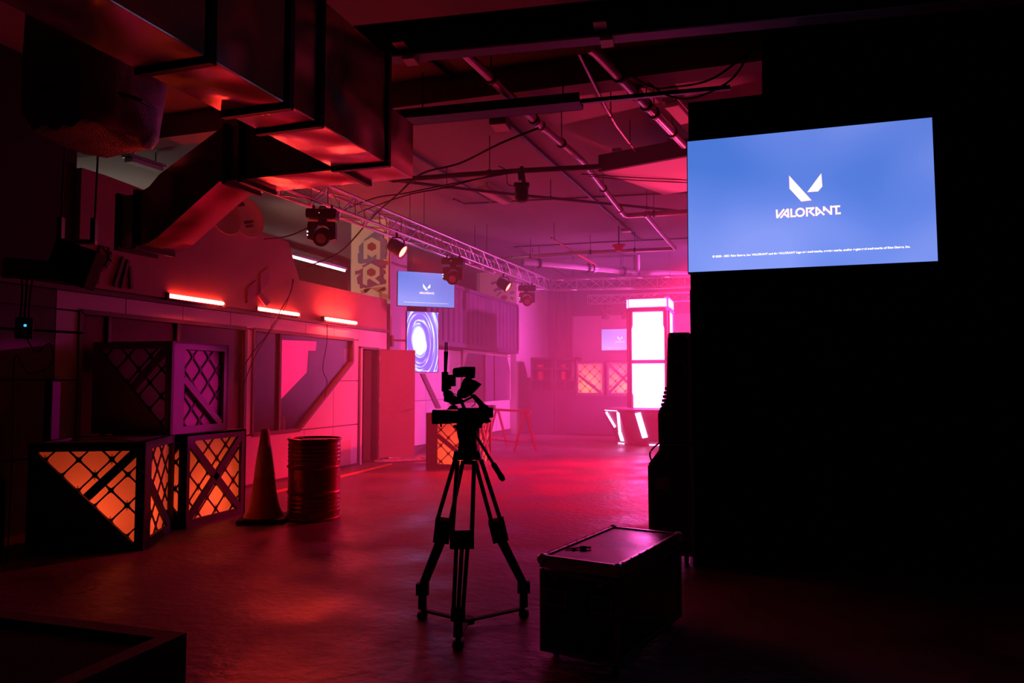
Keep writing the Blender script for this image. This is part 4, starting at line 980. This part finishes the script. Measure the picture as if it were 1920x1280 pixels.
# single lamp on the cross pipe
p = az(978, 320, 4.22)
t = thing('hanging_spotlight', 'dark round spotlight hanging alone from the cross pipe', 'stage light', p, YAW)
k = 1400 / 8.3
MB().bar((0, 0, .05), (.03, 0, -.16), .05, .06, (0, 1, 0)).bar((-.01, 0, -.02), (.0, 0, -.12), .08, .05, (0, 1, 0)).build('clamp', 'rubber', t)
MB().bbox(-.10, .10, -.09, .09, -.23, -.17, .015).build('base', 'plastic', t)
MB().lathe([(.085, -.23), (.088, -.36), (.07, -.40), (.045, -.41), (0, -.41)], 20).build('head', 'plastic', t, True)
MB().path(spline([(-.08, 0, -.20), (-.18, 0, -.17), (-.2, 0, .0), (-.3, 0, .06)]), .006).build('cable', 'rubber', t)
# lamps on the back truss
for px in (1135, 1172):
    p = ay(px, 592, 23.0)
    t = thing('back_spotlight', 'dark hazy spotlight under the small back truss, ' + ('left of the pair' if px == 1135 else 'next to the tower'), 'stage light', (p.x, 23.0, p.z + .12))
    MB().bbox(-.13, .13, -.1, .1, -.05, .06, .02).build('base', 'plastic', t); MB().lathe([(.12, -.22), (.13, -.1), (.1, 0)], 16).build('head', 'plastic', t, True); MB().tube((0, 0, .05), (0, 0, ca.z - p.z - .10), .015).build('clamp', 'rubber', t)

# ================================================================== GLOWING TOWER
tx, ty = -2.55, 18.48
t = thing('light_tower', 'tall glowing white column with dark frame on a flared desk base', 'light tower', (tx, ty, 0))
def oct_(a, c, z): return [(-a + c, -a, z), (a - c, -a, z), (a, -a + c, z), (a, a - c, z), (a - c, a, z), (-a + c, a, z), (-a, a - c, z), (-a, -a + c, z)]
def loft(rings): 
    mb = MB(); n = 8; vs = [p for r in rings for p in r]
    return mb.add(vs, [tuple(range(7, -1, -1)), tuple((len(rings) - 1) * n + i for i in range(n))] + [(j * n + i, j * n + (i + 1) % n, (j + 1) * n + (i + 1) % n, (j + 1) * n + i) for j in range(len(rings) - 1) for i in range(n)])
M['tower_frame'] = mat('tower_frame', (.22, .16, .19), .5)
M['desk'] = mat('desk_board', (.10, .08, .10), .5)
A0 = .47; Cc = .09
loft([oct_(A0, Cc, .86), oct_(A0, Cc, 3.24)]).build('core', 'tower_frame', t)
loft([oct_(A0 + .06, .10, 3.20), oct_(A0 + .06, .10, 3.27)]).build('collar', 'tower_frame', t)
loft([oct_(A0 + .02, .10, 3.27), oct_(A0 + .02, .10, 3.52)]).build('ring', 'tower_frame', t)
loft([oct_(A0 + .03, .10, 3.50), oct_(A0 + .03, .10, 3.54)]).build('cap', 'tower_frame', t)
for k in range(4):
    Rk = Matrix.Rotation(k * PI / 2, 4, 'Z')
    def face(pts, nm, off, th=.02): MB().prism([Rk @ Vector((x, -A0 - off, z)) for x, z in pts], Rk.to_3x3() @ Vector((0, -th, 0))).build(nm, 'tower_light', t)
    wN, wW = .36, .385
    face([(-wW, 2.03), (wW, 2.03), (wW, 2.78), (wN, 2.86), (wN, 3.18), (-wN, 3.18), (-wN, 2.86), (-wW, 2.78)], 'upper_panel', .002)
    face([(-wN, .88), (wN, .88), (wN, 1.16), (wW, 1.24), (wW, 1.94), (-wW, 1.94), (-wW, 1.24), (-wN, 1.16)], 'lower_panel', .002)
    face([(-.45, 3.30), (.45, 3.30), (.45, 3.49), (-.45, 3.49)], 'ring_panel', .022)
    for x in (-.425, .425):
        MB().prism([Rk @ Vector((x - .03, -A0 - .004, .88)), Rk @ Vector((x + .03, -A0 - .004, .88)), Rk @ Vector((x + .03, -A0 - .004, 3.2)), Rk @ Vector((x - .03, -A0 - .004, 3.2))], Rk.to_3x3() @ Vector((0, -.04, 0))).build('stile', 'tower_frame', t)
loft([oct_(.72, .30, .0), oct_(.78, .32, .1), oct_(1.02, .42, .78), oct_(1.08, .44, .84), oct_(1.06, .44, .86)]).build('desk', 'desk', t)
def desk_pt(face_a, u, z, off=.012):       # point on the desk's side: face 0 front, 1 left-front corner, 2 left
    k = z / .84; a = .75 + k * .30; c = .31 + k * .12; R = oct_(a + off, c, z)
    e = {0: (R[0], R[1]), 1: (R[7], R[0]), 2: (R[6], R[7]), 3: (R[1], R[2])}[face_a]
    return Vector(e[0]).lerp(Vector(e[1]), u)
def strip(f, p, q, wd=.06): 
    a, b = desk_pt(f, *p), desk_pt(f, *q); MB().bar(a, b, .03, wd, (desk_pt(f, .9, p[1]) - desk_pt(f, .1, p[1]))).build('light_strip', 'strip_light', t)
strip(1, (.12, .78), (.38, .42)); strip(1, (.95, .78), (.62, .30), .07); strip(1, (.62, .30), (.60, .10), .11); strip(0, (.36, .78), (.46, .20), .13); strip(3, (.5, .78), (.5, .3), .08)
MB().bar(desk_pt(1, .1, .83), desk_pt(1, .95, .83), .03, .03).build('light_strip', 'strip_light', t)
for f, u0, u1 in ((1, .15, .4), (1, .5, .65), (0, .55, .9)): MB().bar(desk_pt(f, u0, .03), desk_pt(f, u1, .03), .03, .03).build('light_strip', 'strip_light', t)

# ================================================================== RACK CABINETS, TRESTLE
def cabinet(px0, px1, label):
    a, b = ay(px0, 670, 20.6), ay(px1, 670, 20.6); w_ = b.x - a.x; H = a.z
    t = thing('speaker_cabinet', label, 'cabinet', (a.x, 20.6, 0))
    mb = MB().box(0, w_, .0, .7, 0, 1.55).box(0, .05, 0, .7, 1.55, H).box(w_ - .05, w_, 0, .7, 1.55, H).box(0, w_, 0, .7, H - .06, H).box(0, w_, .3, .7, 1.55, H)
    mb.build('body', 'corrugated', t)
    MB().box(.02, w_ - .02, -.01, .0, .05, .72).build('lower_door', 'corrugated', t); MB().box(.02, w_ - .02, -.01, 0, .76, 1.24).build('upper_door', 'corrugated', t)
    MB().box(.05, w_ - .05, .0, .3, 1.86, 1.90).build('shelf', 'corrugated', t)
    for x in (.07, w_ / 2 + .03): MB().box(x, x + w_ / 2 - .1, -.012, 0, 1.28, 1.53).build('grille', 'black', t)
    MB().bbox(w_ * .30, w_ * .46, .05, .25, 1.56, 1.80, .02).bbox(w_ * .28, w_ * .52, .05, .25, 1.92, 2.0, .02).build('horn', 'red', t, label='reddish horn on the open shelf')
cabinet(995, 1037, 'tall dark speaker cabinet against the corner, left of the pair')
cabinet(1039, 1080, 'tall dark speaker cabinet, the one nearer the far lattice crates')
p = az(985, 845); q = az(932, 838)
t = thing('trestle', 'red metal trestle standing on the floor behind the video camera', 'trestle', ((p.x + q.x) / 2, (p.y + q.y) / 2, 0), math.atan2(p.y - q.y, p.x - q.x))
h = (p - q).length / 2
MB().bar((-h - .15, 0, .86), (h + .2, 0, .86), .07, .05).build('top_beam', 'red', t)
for s in (-1, 1):
    for k in (-1, 1): MB().bar((s * h, k * .03, .84), (s * h + .05 * k, k * .26, 0), .05, .04).build('leg', 'red', t)
MB().bar((-h, -.22, .2), (h, -.22, .2), .03, .03).build('stretcher', 'red', t); 
for s in (-1, 1): MB().bar((s * h, -.2, .24), (s * h, .2, .24), .03, .03).build('leg_tie', 'red', t)
tag(MB().bbox(-6.0, -5.8, 16.1, 16.25, .885, .97, .008).build('small_box', 'timber'), 'small dark box resting on the left end of the red trestle', 'box')

# ================================================================== LEFT EDGE: speaker on trapeze, power box, dishes
p = ay(142, 497, 5.0)
t = thing('hanging_speaker', 'dark square loudspeaker hung at a slant at the far left', 'speaker', p, math.radians(30))
s_b = MB().bbox(-.17, .17, -.14, .14, -.17, .17, .012).build('cabinet', 'black_cloth', t); s_b.rotation_euler = (0, math.radians(18), 0)
gg = MB().box(-.155, .155, -.148, -.14, -.155, .155).build('grille', 'black_cloth', s_b)
MB().bbox(-.16, .16, -.03, .03, .19, .23, .006).build('hanging_bar', 'steel', t)
for x in (-.13, .14):
    MB().tube((x, 0, .2), (x + .03, 0, CZ - p.z), .009, 8).build('hanger_rod', 'dark_pipe', t)
    MB().box(x - .02, x + .02, -.04, .04, .2, .42).build('clamp', 'dark_pipe', t)
p = ax(45, 615, -5.9)
t = thing('power_box', 'small black box with a blue status light and cables at the far left', 'control box', p, math.radians(60))
MB().bbox(-.06, .06, -.05, .05, -.09, .09, .01).build('case', 'plastic', t)
MB().tube((.0, -.052, .02), (.0, -.05, .02), .012, 10).build('status_light', 'led_blue', t)
for k in range(3): MB().path(spline([(-.03 + .03 * k, 0, .08), (-.02 + .03 * k, .02, .3), (-.03 + .04 * k, .0, .42)]), .008).build('cable', 'rubber', t)
MB().path(spline([(.02, 0, -.08), (.1, .02, -.2), (.2, .05, -.12), (.22, .05, -.3), (.05, .02, -.38), (-.06, 0, -.25), (-.05, 0, -1.0), (-.06, 0, -2.0)]), .006).build('cable', 'rubber', t)
MB().bar((-.5, .04, .0), (.45, .04, -.02), .03, .02).build('mount_bar', 'dark_pipe', t)
MB().bbox(-.16, .24, -.08, .08, .42, .58, .01).build('cable_box', 'black', t)
struct(MB().box(-6.85, -6.3, 3.9, 4.35, 0, CZ), 'column_3', 'dark_wall')
M['upper_black'] = mat('near_black_wall', (.03, .026, .026), .9)  # near-black upper wall at the near left end
struct(MB().box(XF - .03, XF + .06, 3.9, 5.99, 2.52, CZ), 'wall_upper_left', 'upper_black')
p = ax(97, 790, -6.5)
tag(MB().bbox(p.x - .05, p.x + .05, p.y - .05, p.y + .05, 0, ax(97, 714, -6.5).z, .01).build('dark_post', 'black'), 'short black post on the floor behind the orange crate at the left wall', 'post')
tag(MB().bbox(-6.9, -6.45, 4.5, 5.0, 0, .62, .02).build('equipment_box', 'plastic'), 'black equipment box on the floor at the far left of the orange crate', 'box')
def dish(px, py, X, rr, rz, label, marks):
    p = ax(px, py, X); t = thing('satellite_dish', label, 'dish', p, rz)
    n = 28; vs = []; mb = MB()
    prof = [(0, .07), (rr * .35, .058), (rr * .7, .028), (rr * .96, -.004), (rr, -.004), (rr, .006), (rr * .7, .04), (rr * .35, .07), (0, .082)]
    o = mb.lathe(prof, n, (0, 0, 0), 'y').build('reflector', 'dish', t, True)
    o.rotation_euler = (math.radians(-10), math.radians(-16), 0); o.scale = (.92, 1, 1.22)
    if marks:
        MB().box(-.09, .03, .020, .026, .14, .26).build('emblem', 'letter', o)
        MB().box(-.05, .1, .050, .056, -.06, -.03).box(-.05, .07, .042, .048, -.11, -.08).box(-.13, .16, .024, .03, -.20, -.175).build('lettering', 'letter', o)
    MB().tube((0, .09, 0), (0, .25, -.05), .02, 8).tube((0, .25, .1), (0, .25, -.5), .022, 8).build('mast', 'steel', t)
dish(464, 407, -6.72, .245, math.radians(60), 'round satellite dish with a dark emblem standing above the sign board', True)
dish(424, 405, -6.74, .215, math.radians(62), 'plain satellite dish half hidden by the duct above the sign board', False)

# ================================================================== LOOSE CABLES
def cable(pts, r, label): tag(MB().path(spline(pts, 7), r, 6).build('cable', 'rubber', None, True), label, 'cable')
cable([az(1010, 240, 4.25), az(940, 268, 4.15), az(862, 306, 4.1), az(790, 326, 4.05), az(745, 365, 3.95), az(700, 405, 4.05), az(640, 470, 3.6), ax(575, 500, -6.6)], .012, 'long cable sagging from the thick pipe to the left wall')
cable([az(975, 321, 4.2), az(860, 342, 4.15), az(760, 362, 4.1), az(700, 372, 4.15), az(630, 400, 4.05), ax(548, 440, -6.3), ax(495, 448, -6.8)], .010, 'cable from the cross pipe past the nearest moving head')
cable([az(960, 318, 4.22), az(840, 350, 3.88), az(755, 368, 3.88), az(668, 400, 4.1)], .008, 'thin cable sagging from the cross pipe onto the long truss')
cable([ax(549, 523, -6.82), ax(545, 548, -6.75), ax(527, 580, -6.7), ax(500, 628, -6.75), ax(478, 655, -6.85), ax(440, 712, -6.8)], .008, 'cable dropping across the middle red tube to the first window')
cable([ax(551, 524, -6.80), ax(535, 575, -6.68), ax(514, 610, -6.7), ax(478, 668, -6.8), ax(452, 735, -6.8)], .006, 'second cable hanging beside it in front of the slanted window')
cable([ax(613, 607, -6.84), ax(613, 640, -6.84), ax(605, 690, -6.84), ax(613, 715, -6.85), ax(608, 745, -6.85)], .007, 'pale short cable hanging below the red tube nearest the door')
cable([az(1110, 95, 4.5), az(1215, 160, 4.35), az(1262, 163, 4.25), az(1330, 150, 4.2), az(1390, 110, 4.35), az(1420, 85, 4.5)], .010, 'upper sagging cable near the top of the black flat')
cable([az(1215, 155, 4.4), az(1250, 178, 4.22), az(1300, 184, 4.15), az(1370, 150, 4.25), az(1410, 90, 4.5)], .010, 'lower sagging cable near the top of the black flat')
cable([az(1090, 326, 4.3), az(1180, 332, 4.28), az(1300, 338, 4.3)], .007, 'pair of wires crossing in front of the lit board, upper one')
cable([az(1105, 330, 4.3), az(1180, 337, 4.28), az(1300, 343, 4.3)], .007, 'wire just under another wire in front of the lit board')
# floor stripe along the wall
st = MB().prism([az(493, 925), az(640, 891), az(735, 868), az(735, 871), az(640, 895), az(493, 930)], (0, 0, .003)).build('floor_marking', 'line'); st['kind'] = 'structure'

# ================================================================== HAZE
hm = bpy.data.materials.new('stage_haze'); hm.use_nodes = True; nt = hm.node_tree; nt.nodes.remove(nt.nodes['Principled BSDF'])
vs_ = nt.nodes.new('ShaderNodeVolumeScatter'); vs_.inputs['Color'].default_value = (.95, .9, .95, 1); vs_.inputs['Density'].default_value = .034; vs_.inputs['Anisotropy'].default_value = .25
nt.links.new(vs_.outputs[0], nt.nodes['Material Output'].inputs['Volume'])
hz = MB().box(XF + .14, 8.9, 7.6, 23.95, .004, CZ - .01).build('haze', hm)
tag(hz, 'thin stage haze filling the rear of the hall', 'haze', None, 'stuff')
